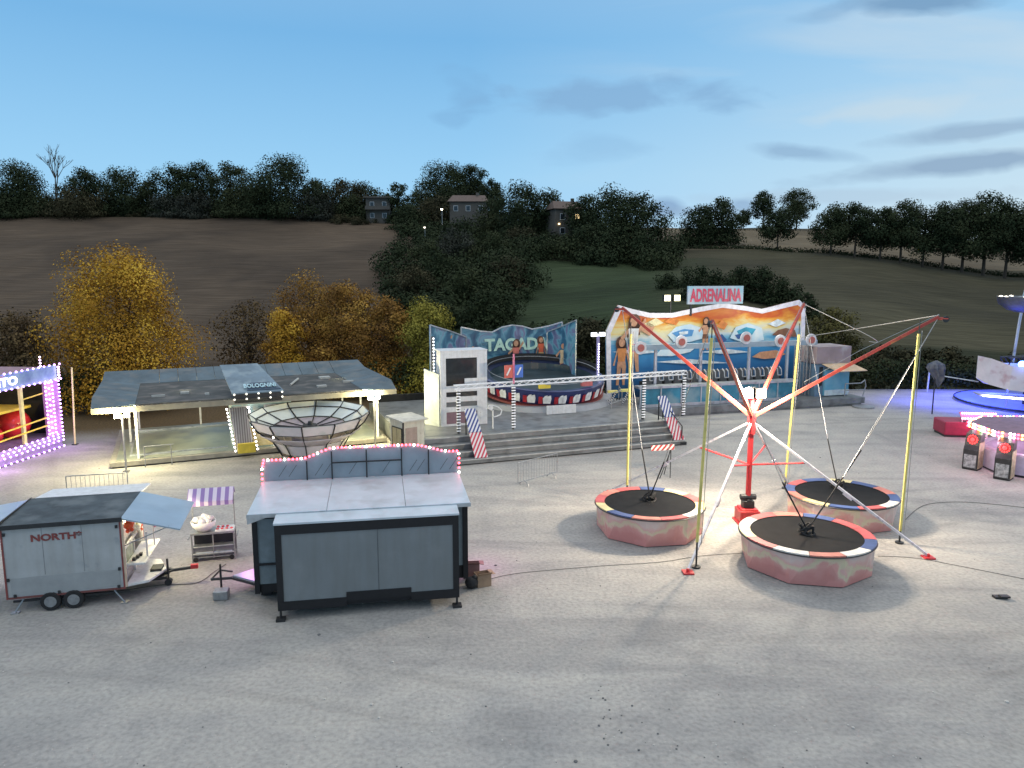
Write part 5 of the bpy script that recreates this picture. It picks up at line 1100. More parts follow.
# turnstile with yellow tops
p = AT(622,392,44.5); r = thing('turnstile', 'yellow topped turnstile with striped legs beside the ride platform', 'turnstile', (p.x, 44.5, Zd), .2)
b = MB(); b.box(-.9,-.1,.75,-.3,.1,.9); b.box(-.1,-.1,.8,.5,.1,.95); b.build('top', mat('bright yellow vinyl', (.75,.65,.2), .5), r); b = MB(); b.tube((-.8,0,0),(-.4,0,.75),.05,6); b.tube((0,0,0),(.4,0,.8),.05,6); b.tube((.7,0,0),(.3,0,.8),.05,6); b.tube((-1,0,.3),(.8,0,.3),.02,5); b.build('legs', stripe_mat('black white bands', (.6,.6,.6), (.03,.03,.05), (1,0,1), 6), r)
# ================================================================ SUNSET MURAL RIDE
fa = Frame((8.0,45.6), atan2(4.7,15.9))
A = fthing(fa, 'gondola_ride', 'flat ride with rows of dark seats on a turquoise fronted platform', 'fairground ride')
AL = 16.9
b = MB(); b.box(-.6,0,.15,AL,3.8,.55); b.box(-.5,.1,0,AL-.2,.3,.15); b.build('platform', M_deck, A)
b = MB(); x0_ = fa.L(640,405,.6)[0]; x1_ = fa.L(795,400,.6)[0]; b.box(x0_,.6,.56,x1_,.7,1.75); b.build('front_panel', mat('turquoise panel', (.03,.2,.3), .4, 0, .4, .7, wear=((.2,.32,.37), .9, .54)), A)
b = MB(); b.box(x0_-.1,.5,1.76,x1_+.1,1.3,1.9); b.box(x0_-.1,.55,.56,x1_+.1,.597,.75)
for i in range(9): xx = lerp(x0_,x1_,i/8); b.box(xx-.04,.55,.75,xx+.04,.597,1.76)
b.build('panel_frame', M_alu, A)
# seat row
x2_, x3_ = fa.L(648,370,1.9)[0], fa.L(785,370,1.9)[0]; zs = fa.L(700,384,1.9)[1]; zt2 = fa.L(700,352,1.9)[1]
gd = MB(); gd.box(x2_-.2,1.7,zs-.25,x3_+.2,2.7,zs-.1); gd.box(x2_-.2,2.6,zs-.1,x3_+.2,2.7,zs+.25); go_ = gd.build('gondola', M_dark, A)
ns = 15
for i in range(ns):
    xx = lerp(x2_,x3_,(i+.5)/ns); b = MB(); b.box(xx-.24,1.9,zs-.08,xx+.24,2.35,zs+.06); b.box(xx-.24,2.36,zs+.0,xx+.24,2.5,zs+.85); st_ = b.build('seat', mat('grey seat shell', (.1,.105,.11), .5), A)
    b = MB(); b.path([(xx-.15,2.3,zs+.9),(xx-.15,2.05,zs+.75),(xx-.15,1.98,zs+.35),(xx+.15,1.98,zs+.35),(xx+.15,2.05,zs+.75),(xx+.15,2.3,zs+.9)], .04, 5); b.build('shoulder_bar', mat('pale grey bar', (.42,.43,.44), .5), st_)
bz = fa.L(720,345,1.6)[1]
b = MB(); b.box(x2_-1.4,1.5,bz-.18,x3_+2.2,1.65,bz+.16); b.build('light_beam', mat('pale blue beam', (.27,.34,.4), .45, 0, .2, 1), A)
for px_ in (655,700,748,786):
    xx = fa.L(px_,380,1.55)[0]; MB().box(xx-.08,1.5,.56,xx+.08,1.64,bz-.18).build('beam_post', M_alu, A)
b = MB(); xx = fa.L(797,370,1.8)[0]
for dx in (0,.8): b.truss((xx+dx,1.8,.6),(xx+dx,1.8,bz+.1),.3,.03,0,.5)
b.build('side_truss', M_steel, A)
for px_, py_ in ((641,348),(682,342),(747,338),(781,341),(812,340)):
    xx, zz = fa.L(px_,py_,1.4); d_ = MB(); d_.disc(xx,zz,.42,1.46,.08,0,18); d_.build('round_lamp', mat('white lamp shell', (.62,.62,.64), .4), A); d_ = MB(); d_.disc(xx,zz,.24,1.375,.04,0,14); d_.build('lamp_centre', mat('red brown lens', (.4,.12,.1), .3), A)
# big mural
S = fthing(fa, 'sunset_backdrop', 'huge painted backdrop, orange sunset over blue sea with white rim', 'backdrop'); BY2 = 4.2
topl = [(606,331),(618,305),(632,309),(650,313),(672,313),(700,307),(722,303),(745,306),(762,309),(782,304),(799,300),(805,306)]
P_ = []
for px_, py_ in topl: xx, zz = fa.L(px_, py_, BY2); P_.append((xx, BY2, zz))
xbL = fa.L(607,375,BY2)[0]; xbR = fa.L(805,350,BY2)[0]
P2 = P_+[(xbR,BY2,.6),(xbL,BY2,.6)]
M_sun = bpy.data.materials.new('sunset mural paint'); M_sun.use_nodes = True; m = M_sun; nt = m.node_tree; N = nt.nodes; Lk = nt.links; b_ = N['Principled BSDF']; b_.inputs['Roughness'].default_value = .5
tc = N.new('ShaderNodeTexCoord'); sep = N.new('ShaderNodeSeparateXYZ'); Lk.new(tc.outputs['Object'], sep.inputs[0])
nA = nznode(.5, 7, ((.5,1,1.6), (0,.1,0)), 1.2); nB = nznode(1.3, 8, ((.6,1,2.4), (0,-.15,0)), 1.)
zz_ = mth('ADD', mth('ADD', mth('MULTIPLY', sep.outputs['Z'], .145), mth('MULTIPLY', mth('SUBTRACT', nA.outputs['Fac'], .5), .35)), mth('MULTIPLY', mth('SUBTRACT', nB.outputs['Fac'], .5), .14))
zz_ = mth('ADD', mth('SUBTRACT', zz_, mth('MULTIPLY', sep.outputs['X'], .002)), .035)
Lk.new(ramp(zz_, [(.1, (.01,.05,.12)), (.35, (.02,.13,.32)), (.58, (.03,.22,.46)), (.66, (.18,.42,.56)), (.72, (.52,.58,.58)), (.79, (.68,.58,.26)), (.85, (.68,.3,.03)), (.92, (.5,.08,.01)), (1., (.6,.18,.02))]), b_.inputs['Base Color'])
MB().slab(list(reversed(P2)), .12).build('mural', M_sun, S)
t = MB(); rim_in = []
cxm = (P_[0][0]+P_[-1][0])/2
for i, (a_, bb_) in enumerate(zip([P2[-1]]+P_+[P2[-2]], P_+[P2[-2]])):
    if i == len(P_)+1: break
    a_ = Vector(a_)-Vector((0,.07,0)); bb_ = Vector(bb_)-Vector((0,.07,0))
    if i >= len(P_)+1: continue
    dz = Vector((0,0,-.32)); 
    if i == 0: t.slab([a_,bb_,bb_+Vector((.32,0,-.1)),a_+Vector((.32,0,0))], .17, 0, (0,-1,0))
    elif i == len(P_): t.slab([a_,bb_,bb_+Vector((-.32,0,0)),a_+Vector((-.32,0,-.1))], .17, 0, (0,-1,0))
    elif i == 1: t.slab([a_,bb_,bb_+Vector((.2,0,-.36)),a_+Vector((.34,0,-.1))], .172, 0, (0,-1,0))
    elif i == len(P_)-1: t.slab([a_,bb_,bb_+Vector((-.34,0,-.1)),a_+Vector((-.1,0,-.36))], .172, 0, (0,-1,0))
    else: t.slab([a_,bb_,bb_+dz,a_+dz], .168+.001*i, 0, (0,-1,0))
t.build('white_rim', mat('white rim paint', (.7,.68,.72), .5), S)
figure(S, fa, 634, 316, 372, BY2-.13, True, M_white, M_pink, 1, 'up'); figure(S, fa, 622, 338, 385, BY2-.13, True, mat('orange brown paint', (.5,.2,.06), .5), M_skin, -1, 'down')
figure(S, fa, 706, 318, 350, BY2-.13, True, M_skin, mat('brown trunks', (.15,.06,.03), .5), 1, 'up')
def blob(pts, mt_, nm='painted_shape', yo=.13):
    Q = []
    for px_, py_ in pts: xx, zz = fa.L(px_, py_, BY2-yo); Q.append((xx, BY2-yo, zz))
    MB().slab(Q, .012, 0, (0,-1,0)).build(nm, mt_, S)
M_pb = mat('painted pale blue', (.36,.56,.7), .5, 0, .3, 1.5, c2=(.62,.68,.7))
blob([(668,335),(676,327),(690,324),(702,328),(704,338),(690,342),(674,342)], M_pb); blob([(672,333),(684,329),(694,330),(692,336),(678,338)], mat('painted mid blue', (.08,.25,.5), .5), yo=.145)
blob([(730,338),(736,327),(748,323),(762,328),(764,340),(748,344)], M_pb); blob([(737,331),(746,327),(756,329),(752,335),(740,337)], M_cyan, yo=.145)
blob([(772,335),(778,330),(786,328),(795,330),(797,337),(785,336)], mat('painted dark brown', (.2,.09,.05), .5)); blob([(752,357),(760,352),(776,350),(786,354),(776,358),(764,359)], M_skin)
blob([(655,356),(664,346),(680,346),(700,344),(690,352),(672,356)], M_pb)
blob([(640,330),(648,322),(655,326),(650,336)], M_skin)
M_wv = mat('painted white foam', (.55,.62,.66), .5, 0, .3, 3); M_or = mat('painted orange', (.6,.2,.04), .5, 0, .3, 3)
blob([(612,352),(640,349),(660,352),(640,354)], M_wv); blob([(655,362),(690,359),(730,363),(690,364)], M_wv); blob([(700,352),(728,349),(750,352),(726,354)], M_wv); blob([(758,344),(775,341),(796,344),(776,346)], M_wv)
blob([(664,322),(670,318),(680,320),(676,325)], M_or); blob([(716,326),(722,320),(728,324),(724,330)], M_or); blob([(768,324),(778,319),(786,323),(776,327)], M_wv); blob([(644,324),(656,318),(664,323),(652,327)], mat('painted pale yellow', (.66,.6,.35), .5))
blob([(715,338),(722,334),(727,340),(720,345)], mat('painted dark blue', (.03,.09,.25), .5)); blob([(735,335),(744,333),(747,337),(738,339)], mat('painted dark blue', (.03,.09,.25), .5), yo=.16); blob([(679,332),(688,331),(688,334),(680,335)], M_wv, yo=.16)
for px_ in (620,700,790): xx = fa.L(px_,340,BY2+.2)[0]; MB().box(xx-.1,BY2+.14,0,xx+.1,BY2+.4,6.2).build('support_mast', M_dark, S)
# sign board above
s0_, zs0 = fa.L(687,304,BY2); s1_, _ = fa.L(742,303,BY2); zs1 = fa.L(715,286,BY2)[1]
bs = MB().box(s0_,BY2-.1,zs0-.02,s1_,BY2+.05,zs1).build('name_board', mat('pale sign board', (.42,.44,.5), .5, 0, .2, 1, c2=(.2,.4,.5)), S)
text('sign_lettering', 'ADRENALINA', (s1_-s0_)*.93, (zs1-zs0)*.74, ((s0_+s1_)/2,BY2-.13,(zs0+zs1)/2-.02), mat('crimson letters', (.5,.05,.1), .5), bs, bold=.03)
MB().box(s0_+.2,BY2-.08,zs0-.8,s0_+.35,BY2+.0,zs0).build('board_post', M_dark, bs)
fx, fz = fa.L(673,298,BY2); FL_ = thing('floodlight', 'blazing floodlight above the rim beside the sign board', 'floodlight', fa.W(fx,BY2,0), fa.a)
b = MB(); b.tube((0,.3,0),(0,.3,fz+.1),.05,6); b.tube((-.4,.3,fz),(.4,.3,fz),.03,6); b.build('pole', M_dark, FL_)
for dx in (-.42,.32): h_o = MB().box(dx-.24,.0,fz-.22,dx+.24,.25,fz+.22).build('lamp_head', M_dark, FL_); MB().box(dx-.22,-.02,fz-.2,dx+.22,-.003,fz+.2).build('lamp_glass', mat('floodlight glass', (1,.9,.5), emit=1.9), h_o)
lamp('flood_light', fa.W(fx,BY2-.6,fz-.1), (1,.92,.65), 600, .2, (Vector((.1,-1,-.6)), radians(150)))
lamp('mural_fill', fa.W(4,1.2,6.6), (1,.92,.78), 190, .4); lamp('mural_fill', fa.W(11,1.2,6.6), (1,.92,.78), 190, .4)  # added fill lamps that brighten the mural, no fixture carries them
# cash booth of the mural ride
xk0, zk1 = fa.L(817,347,1.2); xk1, _ = fa.L(850,347,1.2)
K = fthing(fa, 'cash_booth', 'cash booth with pinkish awning box and turquoise front right of the sunset backdrop', 'booth')
b = MB(); b.box(xk0,1.2,.55,xk1,3.2,zk1-1.2); b.build('wall', mat('blue grey booth paint', (.12,.2,.28), .5), K)
b = MB(); b.box(xk0-.05,1.1,zk1-1.15,xk1+.05,3.3,zk1); b.build('sign_box', mat('dusty pink sheet', (.3,.23,.23), .5, 0, .15, 1, wear=((.42,.38,.36), 1.2, .56)), K)
b = MB(); b.slab([(xk0+.4,1.08,zk1-1.2),(xk1+.05,1.08,zk1-1.2),(xk1+.7,.2,zk1-1.65),(xk0+1.0,.2,zk1-1.65)], .05); b.build('awning', mat('sandy awning', (.55,.4,.26), .6), K)
xk2, xk3 = fa.L(826,380,.9)[0], fa.L(850,380,.9)[0]
b = MB(); b.box(xk2,1.0,.62,xk3,1.19,2.4); b.build('painted_panel', mat('sea blue panel', (.06,.28,.42), .5, 0, .3, 1, c2=(.2,.42,.52)), K); MB().box(xk2,.97,.62,xk3,.998,1.0).build('pale_band', mat('pale band', (.5,.6,.62), .5), K)
MB().box(xk0+.3,1.15,1.3,xk2-.1,1.198,2.6).build('window', M_glass, K)
b = MB(); xq = fa.L(860,400,.3)[0]; b.path([(xq-1.3,.3,.56),(xq-1.3,.3,1.5),(xq,.3,1.5),(xq+.3,.3,1.7),(xq+.4,.3,1.3),(xq+.2,.3,.56)], .04, 6); b.tube((xq-1.3,.3,1.05),(xq+.3,.3,1.05),.03,6); b.build('loop_rail', M_steel, K)
MB().cyl(xq-.6,-.7,0,.1,.7,18).build('round_plate', M_steel, K)
# ================================================================ VIOLET LIT CHILDREN'S BOOTH at the left edge
fk = Frame((-23.9,31.6), atan2(6.4,.45)); KX = 6.4
K = fthing(fk, 'fun_house', 'open fun house outlined in violet lights with yellow rails at left edge', 'fairground stall')
Zt = 4.3
# local x runs away from camera, local +y points left, -y faces right
b = MB(); b.box(-4,.0,.05,KX,4.5,.75); b.build('base', mat('lavender base', (.26,.2,.36), .5), K)
b = MB(); b.box(-4,4.4,.75,KX,4.5,Zt-.6); b.build('back_wall', mat('ochre back wall', (.38,.3,.1), .6, 0, .3, .8), K); MB().box(KX-.1,.3,.75,KX,4.4,Zt-.6).build('end_wall', M_glass, K)
b = MB(); b.box(-4,-.02,Zt-.75,KX,.12,Zt); b.build('fascia', mat('blue violet fascia', (.12,.2,.4), .4, 0, .4, 1.5, c2=(.3,.45,.6)), K)
b = MB(); b.lathe([(2.9,0),(2.3,.5),(1.3,.85),(.01,.95)], 20, cx=1.5, cy=2.5); b.xf(Matrix.Translation((0,0,Zt-.1)) @ Matrix.Scale(.5,4,(0,0,1))); b.build('dome_roof', mat('dusty pink roof', (.35,.2,.22), .6), K, smooth=True); MB().box(-4,.12,Zt-.2,KX,4.5,Zt-.1).build('ceiling', mat('dusty pink ceiling', (.3,.17,.2), .6), K)
tx = fk.L(2,389,-.04); zl_ = fk.L(4,386,-.04)[1]
e_ = fk.L(18,386,-.04)[0]; text('fascia_lettering', 'VENTO', 2.6, .42, (e_-1.3,-.05,Zt-.36), mat('lit pale letters', (.9,.85,1), emit=1.6), K, rot=(pi/2,0,0), bold=.03)
b = MB(); b.box(KX-1.0,-.04,.75,KX,.1,Zt-.75); b.build('light_pilaster', mat('pink violet pilaster', (.36,.18,.42), .5, 0, .2, 2), K)
b = MB(); v_ = []
def row_(b, x0, x1, z0, z1, n, y=-.08):
    for i in range(n): t = i/(n-1); b.ball((lerp(x0,x1,t), y, lerp(z0,z1,t)), .05, nu=6, nv=4)
row_(b,-3,KX+.2,Zt-.0,Zt+.05,26); row_(b,-3,KX+.2,Zt-.75,Zt-.72,26); row_(b,KX-1,KX-1,.9,Zt-.8,14); row_(b,KX-.5,KX-.5,.9,Zt-.8,14); row_(b,KX,KX,.9,Zt-.8,14); row_(b,-3,KX,.75,.75,26); row_(b,-3,KX,.4,.4,26); row_(b,-3,KX,.08,.08,26)
b.build('violet_bulbs', E_violet, K)['kind'] = 'stuff'
b = MB()
for k in range(5): row_(b, KX+.0,KX+.05,Zt-.65+.14*k,Zt-.65+.14*k, 2, -.12)
row_(b, KX-1.2,KX-1.2,Zt+.1,Zt+.55,4); row_(b,-1,KX,.58,.58,22); row_(b, KX-.75,KX-.75,.9,Zt-.8,10)
nb = MB().ball((0,0,0), .05, nu=6, nv=4); nvb = len(nb.v); pb_ = nb.build('white_bulb', mat('pinkish white bulbs', (1,.7,1), emit=3.), K)
for i in range(len(b.v)//nvb):
    o_ = pb_ if i == 0 else pb_.copy()
    if i: col.objects.link(o_)
    c_ = b.v[i*nvb]; o_.location = (c_[0], c_[1], c_[2]-.05)

b = MB(); b.box(-4,-.5,.1,0,-.02,.7); b.build('step_block', mat('violet step', (.35,.2,.5), .5), K); b = MB(); 
for k in range(60): b.ball((random.uniform(-2.5,0), -.55, random.uniform(.12,.72)), .045, nu=6, nv=4)
b.build('step_bulbs', mat('magenta bulbs', (.9,.2,1), emit=4.), K)
xp = fk.L(21,400,.05)[0]; MB().box(xp-.09,.0,.75,xp+.09,.12,Zt-.75).build('middle_post', mat('pale yellow post', (.7,.62,.3), .5), K)
MB().box(-4,.7,2.3,KX-1.1,3,2.42).build('upper_floor', M_yellow, K)
b = MB(); b.tube((xp-2.5,-.0,1.55),(KX-1,-.0,1.75),.04,6); b.tube((xp-2.5,-.0,1.2),(KX-1,-.0,1.35),.04,6); b.tube((-1,.05,1.9),(1.2,.05,.9),.05,6); b.tube((-1,.5,1.9),(1.2,.5,.9),.05,6); b.tube((xp,.1,2.9),(KX-1,.1,3.0),.035,6)
b.build('yellow_rails', M_yellow, K)
b = MB(); b.ball((xp+1.1,1.4,1.5), .75, nu=14, nv=9); b.ball((xp-.3,1.5,1.2), .5, nu=12, nv=8); b.build('red_balls', mat('shiny red plastic', (.6,.03,.03), .25), K, smooth=True)
b = MB(); 
for k in range(4): b.box(-3,2,2.6+.25*k,1.2,2.1,2.7+.25*k)
b.build('slats', mat('green white slats', (.2,.45,.25), .5, 0, .4, 2), K)
for k, (x_, y_, z_) in enumerate(((KX-.6,-.7,1.2),(KX-.6,-.7,3.2),(1.5,-.8,.7),(-1.2,-.9,.7),(2,-.6,4.2))): lamp('violet_light', fk.W(x_,y_,z_), (.75,.45,1), 32, .3)
lamp('stall_light', fk.W(2.8,2,3.7), (1,.85,.6), 60, .3)
f2 = Frame(fk.W(KX+.55,-.3), 0); r = fthing(f2, 'prop_pole', 'pale yellow pole propped beside the violet lit fun house', 'pole'); MB().tube((0,0,0),(.12,.1,4.1),.045,6).build('pole', mat('pale yellow post', (.7,.62,.3)), r); MB().box(-.12,-.12,0,.12,.12,.04).build('foot', M_dark, r)
# ================================================================ RIGHT: BLUE LIT RIDE
bc_ = G(1040,408); RB = 5.2
BCX, BCY = 36.6, 50.8
B = thing('aeroplane_ride', 'blue lit round ride with big pale winged hull, cut by the right edge', 'fairground ride', (BCX,BCY,0))
b = MB(); b.lathe([(RB,0),(RB,.18),(RB-.1,.22),(.01,.22)], 40); b.build('round_platform', mat('blue grey platform', (.16,.2,.42), .4, .1, .2, 1), B)
b = MB(); b.lathe([(RB+.02,.1),(RB+.06,.16),(RB+.02,.24)], 40); b.build('platform_rim', M_dark, B)
b = MB(); b.cyl(0,0,.2,3.6,.3,12); b.cyl(-2,-1.2,.2,2.6,.12,8); b.cyl(-.4,-2.6,.2,2.6,.12,8); b.tube((0,0,1.2),(-2,-1.2,2.4),.12,6); b.tube((0,0,1.2),(-.4,-2.6,2.4),.12,6); b.truss((0,0,3.2),(-5.2,-3.6,3.4),.5,.05,0,.6); b.build('hydraulic_arm', M_dark, B)
def hull(name, o0, rz, m_):
    b = MB(); st = [(0,.03,.75,1.95),(.5,.4,.45,1.85),(1.4,.75,.2,1.5),(3.4,.9,0,1.45),(5.2,.8,.1,1.6),(6.4,.35,.3,1.8)]
    P_ = []
    for (x_, hw, zb, zt_) in st: P_ += [(x_,-hw,zt_),(x_,-hw*.8,zb),(x_,hw*.8,zb),(x_,hw,zt_)]
    fs_ = []
    for i in range(len(st)-1):
        for j in range(3): fs_.append((i*4+j, i*4+j+1, i*4+j+5, i*4+j+4))
    fs_ += [(0,1,2,3),(20,23,22,21)]; b.add(P_, fs_); 
    P3 = [(p[0]*.97+.1, p[1]*.9, p[2]-.2 if i % 4 in (0,3) else p[2]+.1) for i, p in enumerate(P_)]; b.add(P3, [tuple(reversed(f)) for f in fs_[:-2]])
    b.xf(Matrix.Translation(o0) @ Matrix.Rotation(rz, 4, 'Z') @ Matrix.Scale(1.17, 4)); return b.build(name, m_, B)
w0 = AT(978,357,46.5); oz = w0.z-2.2
hx, hy = w0.x-BCX, 46.5-BCY
hull('hull', (hx,hy,oz), -.12, mat('pale grey fibreglass', (.66,.63,.64), .3, 0, .12, .8, wear=((.42,.25,.27), 1.2, .6)))
b = MB(); b.slab([(hx+.1,hy-.3,oz-.12),(hx+7,hy-1.9,oz-.5),(hx+7,hy+.6,oz-.5),(hx+.4,hy+.8,oz-.12)], .1); b.build('wing', mat('pale wing', (.45,.45,.5), .4), B)
b = MB(); b.tube((hx+.25,hy-.42,oz-.18),(hx+3.2,hy-1.1,oz-.36),.06,6); b.tube((hx+3.4,hy-1.15,oz-.38),(hx+6.5,hy-1.8,oz-.5),.06,6); b.build('light_tubes', mat('warm white tube', (1,.92,.8), emit=5.), B)
b = MB(); b.tube((hx-1.8,hy+.9,oz+.9),(hx+.3,hy+.2,oz+.6),.04,6); b.build('boom', M_alu, B)
bl_ = AT(1020,364,46.2); 
MB().ball((bl_.x-BCX,46.0-BCY,bl_.z), .22).build('blue_lamp', E_blue, B); lamp('blue_light', (bl_.x-.4,45.4,bl_.z), (.1,.2,1), 120, .2)
[lamp('blue_light', q_, (.04,.07,1), e_, .3, (Vector((0,0,-1)), radians(150))) for q_, e_ in (((31.8,48.5,2.6),1300),((35,45.2,2.6),1100),((33.5,54,2.6),1200),((28.8,51.5,2.6),500))]
MB().ball((-3.2,-3.6,.45), .09).build('floor_lamp', mat('pale blue spot', (.6,.75,1), emit=20.), B)
# crown lamp on bent mast
ml = AT(1008,380,48.5); zc = AT(1008,302,48.5).z; r = thing('crown_mast', 'bent mast carrying a pale scalloped crown of lamps above the blue lit ride', 'lamp mast', (ml.x,48.5,0))
zt4 = AT(1020,272,48.5).z
b = MB(); b.path([(0,0,0),(.35,0,zc-1.5),(.5,0,zc+.4),(.75,0,zt4-.25),(1.3,0,zt4),(2.4,0,zt4-.1)], .09, 8); b.build('mast', M_alu, r)
b = MB(); 
for k in range(9):
    a_ = 2*pi*k/9; b.ball((1.2+1.5*cos(a_), 1.5*sin(a_), zc+.15), .42, nu=10, nv=6, sz=.5)
b.lathe([(2.1,.35),(2.0,-.1),(1.5,-.5),(.8,-.7)], 27, cx=1.2); b.v = [(x_, y_, z_+zc if abs(z_) < 1 else z_) for x_, y_, z_ in b.v]; b.build('crown', mat('dull metal crown shell', (.16,.16,.17), .35, .5), r, smooth=True)
for k in range(9):
    a_ = 2*pi*(k+.5)/9; MB().ball((1.2+1.85*cos(a_), 1.85*sin(a_), zc+.22), .17, nu=8, nv=5).build('crown_bulb', mat('warm crown bulbs', (1,.9,.7), emit=5.), r)
# folded blue parasol and pale frame
p = G(932,414); zz = AT(932,362,p.y).z; r = thing('folded_parasol', 'folded blue and grey parasol on a dark pole at the lot edge', 'parasol', (p.x,p.y,0))
MB().tube((0,0,0),(0,0,zz),.04,6).build('pole', M_dark, r); b = MB(); n = 8; vs = []
for j, (R_, z_) in enumerate(((.05,zz+.1),(.5,zz-.15),(.55,zz-.4),(.3,zz-1.1),(.06,zz-1.6))):
    for i in range(n*2): a_ = 2*pi*i/(n*2); k = R_*(1 if i % 2 else .55); vs.append((k*cos(a_)+(.25 if j > 2 else 0), k*sin(a_), z_))
b.add(vs, [(j*16+i, j*16+(i+1) % 16, (j+1)*16+(i+1) % 16, (j+1)*16+i) for j in range(4) for i in range(16)]); b.build('folded_cloth', mat('faded blue cloth', (.04,.06,.12), .8, 0, .3, 2.5, c2=(.2,.2,.2)), r)
p = G(927,392); r = thing('bent_pipe', 'white bent pipe standing behind the folded parasol', 'pipe', (p.x,p.y,0)); MB().path([(0,0,0),(.05,0,1.6),(.25,0,1.95),(.8,0,2.0)], .06, 8).build('pipe', M_white, r)
# thin plant stalks at the right lot edge and white post
# ================================================================ GAME STALL with arcade machines
sc_ = Vector((24.2,33.6,0)); R_ = 2.5
Sx = thing('game_stall', 'round game stall with pink and white lit canopy beside the arcade machines', 'game stall', sc_, .35)
b = MB(); b.lathe([(R_,.12),(R_,.95),(R_-.15,1.0),(R_-.5,1.0)], 8); b.build('counter', mat('lavender grey counter', (.42,.38,.48), .45), Sx); MB().lathe([(R_-.15,0),(R_-.15,.12)], 8).build('plinth', M_dark, Sx)
b = MB(); b.lathe([(R_+.2,1.78),(R_+.25,1.98),(R_*.6,2.12),(.01,2.2)], 8); b.build('canopy', mat('dusky canopy cloth', (.2,.12,.17), .6), Sx)
b = MB()
for i in range(8): a_ = 2*pi*i/8; b.tube(((R_-.05)*cos(a_),(R_-.05)*sin(a_),1.0),((R_-.05)*cos(a_),(R_-.05)*sin(a_),1.9),.05,6)
b.build('canopy_posts', M_white, Sx)
for mt_, ph in ((E_white,0),(E_pink,1),(E_red,2),(mat('orange bulbs', (1,.4,.1), emit=7.),3),(E_green,4)):
    b = MB()
    for i in range(112):
        if i % (5 if ph < 4 else 15) != (ph if ph < 4 else 4): continue
        t = i/112*8; i0 = int(t); f_ = t-i0; a0, a1 = 2*pi*i0/8, 2*pi*(i0+1)/8; rr_ = R_+.27
        x_, y_ = lerp(rr_*cos(a0),rr_*cos(a1),f_), lerp(rr_*sin(a0),rr_*sin(a1),f_)
        for z_ in (1.8,1.96): b.ball((x_,y_,z_), .055, nu=6, nv=4)
    b.build('canopy_bulbs', mt_, Sx)['kind'] = 'stuff'
lamp('stall_light', sc_+Vector((0,0,1.7)), (1,.7,.9), 160, .4); lamp('stall_light', sc_+Vector((-2.9,-1.5,1.6)), (1,.6,.8), 45, .2); lamp('stall_light', sc_+Vector((-1.2,-3.2,1.7)), (1,.8,.9), 60, .2)
def arcade(pb, rz, label, wpx):
    p = G(*pb); r = thing('arcade_machine', label, 'arcade machine', (p.x,p.y,0), rz, 'black arcade machines by the game stall'); w = .62; h = 1.75
    b = MB(); b.slab([(w/2,-.0,.05),(w/2,-.0,.95),(w/2,.12,1.15),(w/2,.22,h-.1),(w/2,.75,h),(w/2,.75,.05)], w, 0, (1,0,0)); b.build('cabinet', mat('black cabinet', (.02,.02,.022), .4, wear=((.06,.06,.06), 6, .6)), r)
    MB().box(-w/2+.06,-.014,.12,w/2-.06,-.002,.72).build('front_art', mat('grey white artwork', (.05,.05,.055), .5, 0, .3, 6, c2=(.5,.5,.5)), r)
    MB().slab([(-w/2+.08,.07,1.0),(w/2-.08,.07,1.0),(w/2-.08,.14,1.18),(-w/2+.08,.14,1.18)], .015).build('chrome_strip', M_white, r)
    b = MB(); 
    for k in range(12):
        a_ = 2*pi*k/12; b.ball((.18*cos(a_), .12, 1.42+.18*sin(a_)), .04, nu=6, nv=4)
    b.ball((0,.1,1.42), .1, nu=8, nv=6); b.build('red_target', mat('glowing red', (1,.03,.03), emit=3.5), r)
    MB().box(w/2+.003,.05,.1,w/2+.03,.7,1.3).build('side_stripe', mat('tan side panel', (.45,.38,.25), .5, 0, .4, 4), r)
    MB().box(-w/2,.05,0,w/2,.7,.05).build('foot', M_black, r)
arcade((969,470), -.85, 'left arcade machine with red glowing round target and tan side', 1); arcade((1001,480), -.8, 'right arcade machine with red glowing target next to the counter', 1)
# low red stall with pink lights
p = G(944,437); r = thing('red_stall', 'low dark red stall topped with pink lights beside the arcade machines', 'stall', (p.x,p.y,0), -.15)
b = MB(); b.box(0,0,.1,2.3,1.6,.85); b.build('body', mat('crimson sheet', (.28,.015,.05), .45), r, bevel=.05); MB().box(.05,.05,0,2.25,1.5,.1).build('plinth', M_dark, r)
b = MB(); b.slab([(.8,-.1,1.05),(2.9,-.1,1.05),(2.7,.8,1.3),(1.0,.8,1.3)], .05); b.build('canopy', M_pink, r); b = MB()
for i in range(16): b.ball((.8+2.1*i/15,-.16,1.1), .055, nu=6, nv=4); b.ball((1.0+1.7*i/15,.4,1.3), .05, nu=6, nv=4)
build_each(b, 'bulb', E_pink, r, 20); b = MB(); b.tube((.9,.1,.85),(.9,.1,1.08),.03,6); b.tube((2.2,.1,.85),(2.2,.1,1.08),.03,6); b.build('canopy_posts', M_white, r)
lamp('pink_light', (p.x+1.4,p.y-.9,1.1), (1,.25,.5), 40, .2)
lamp('stall_light', (26.8,31.6,1.7), (1,.4,.85), 130, .3)
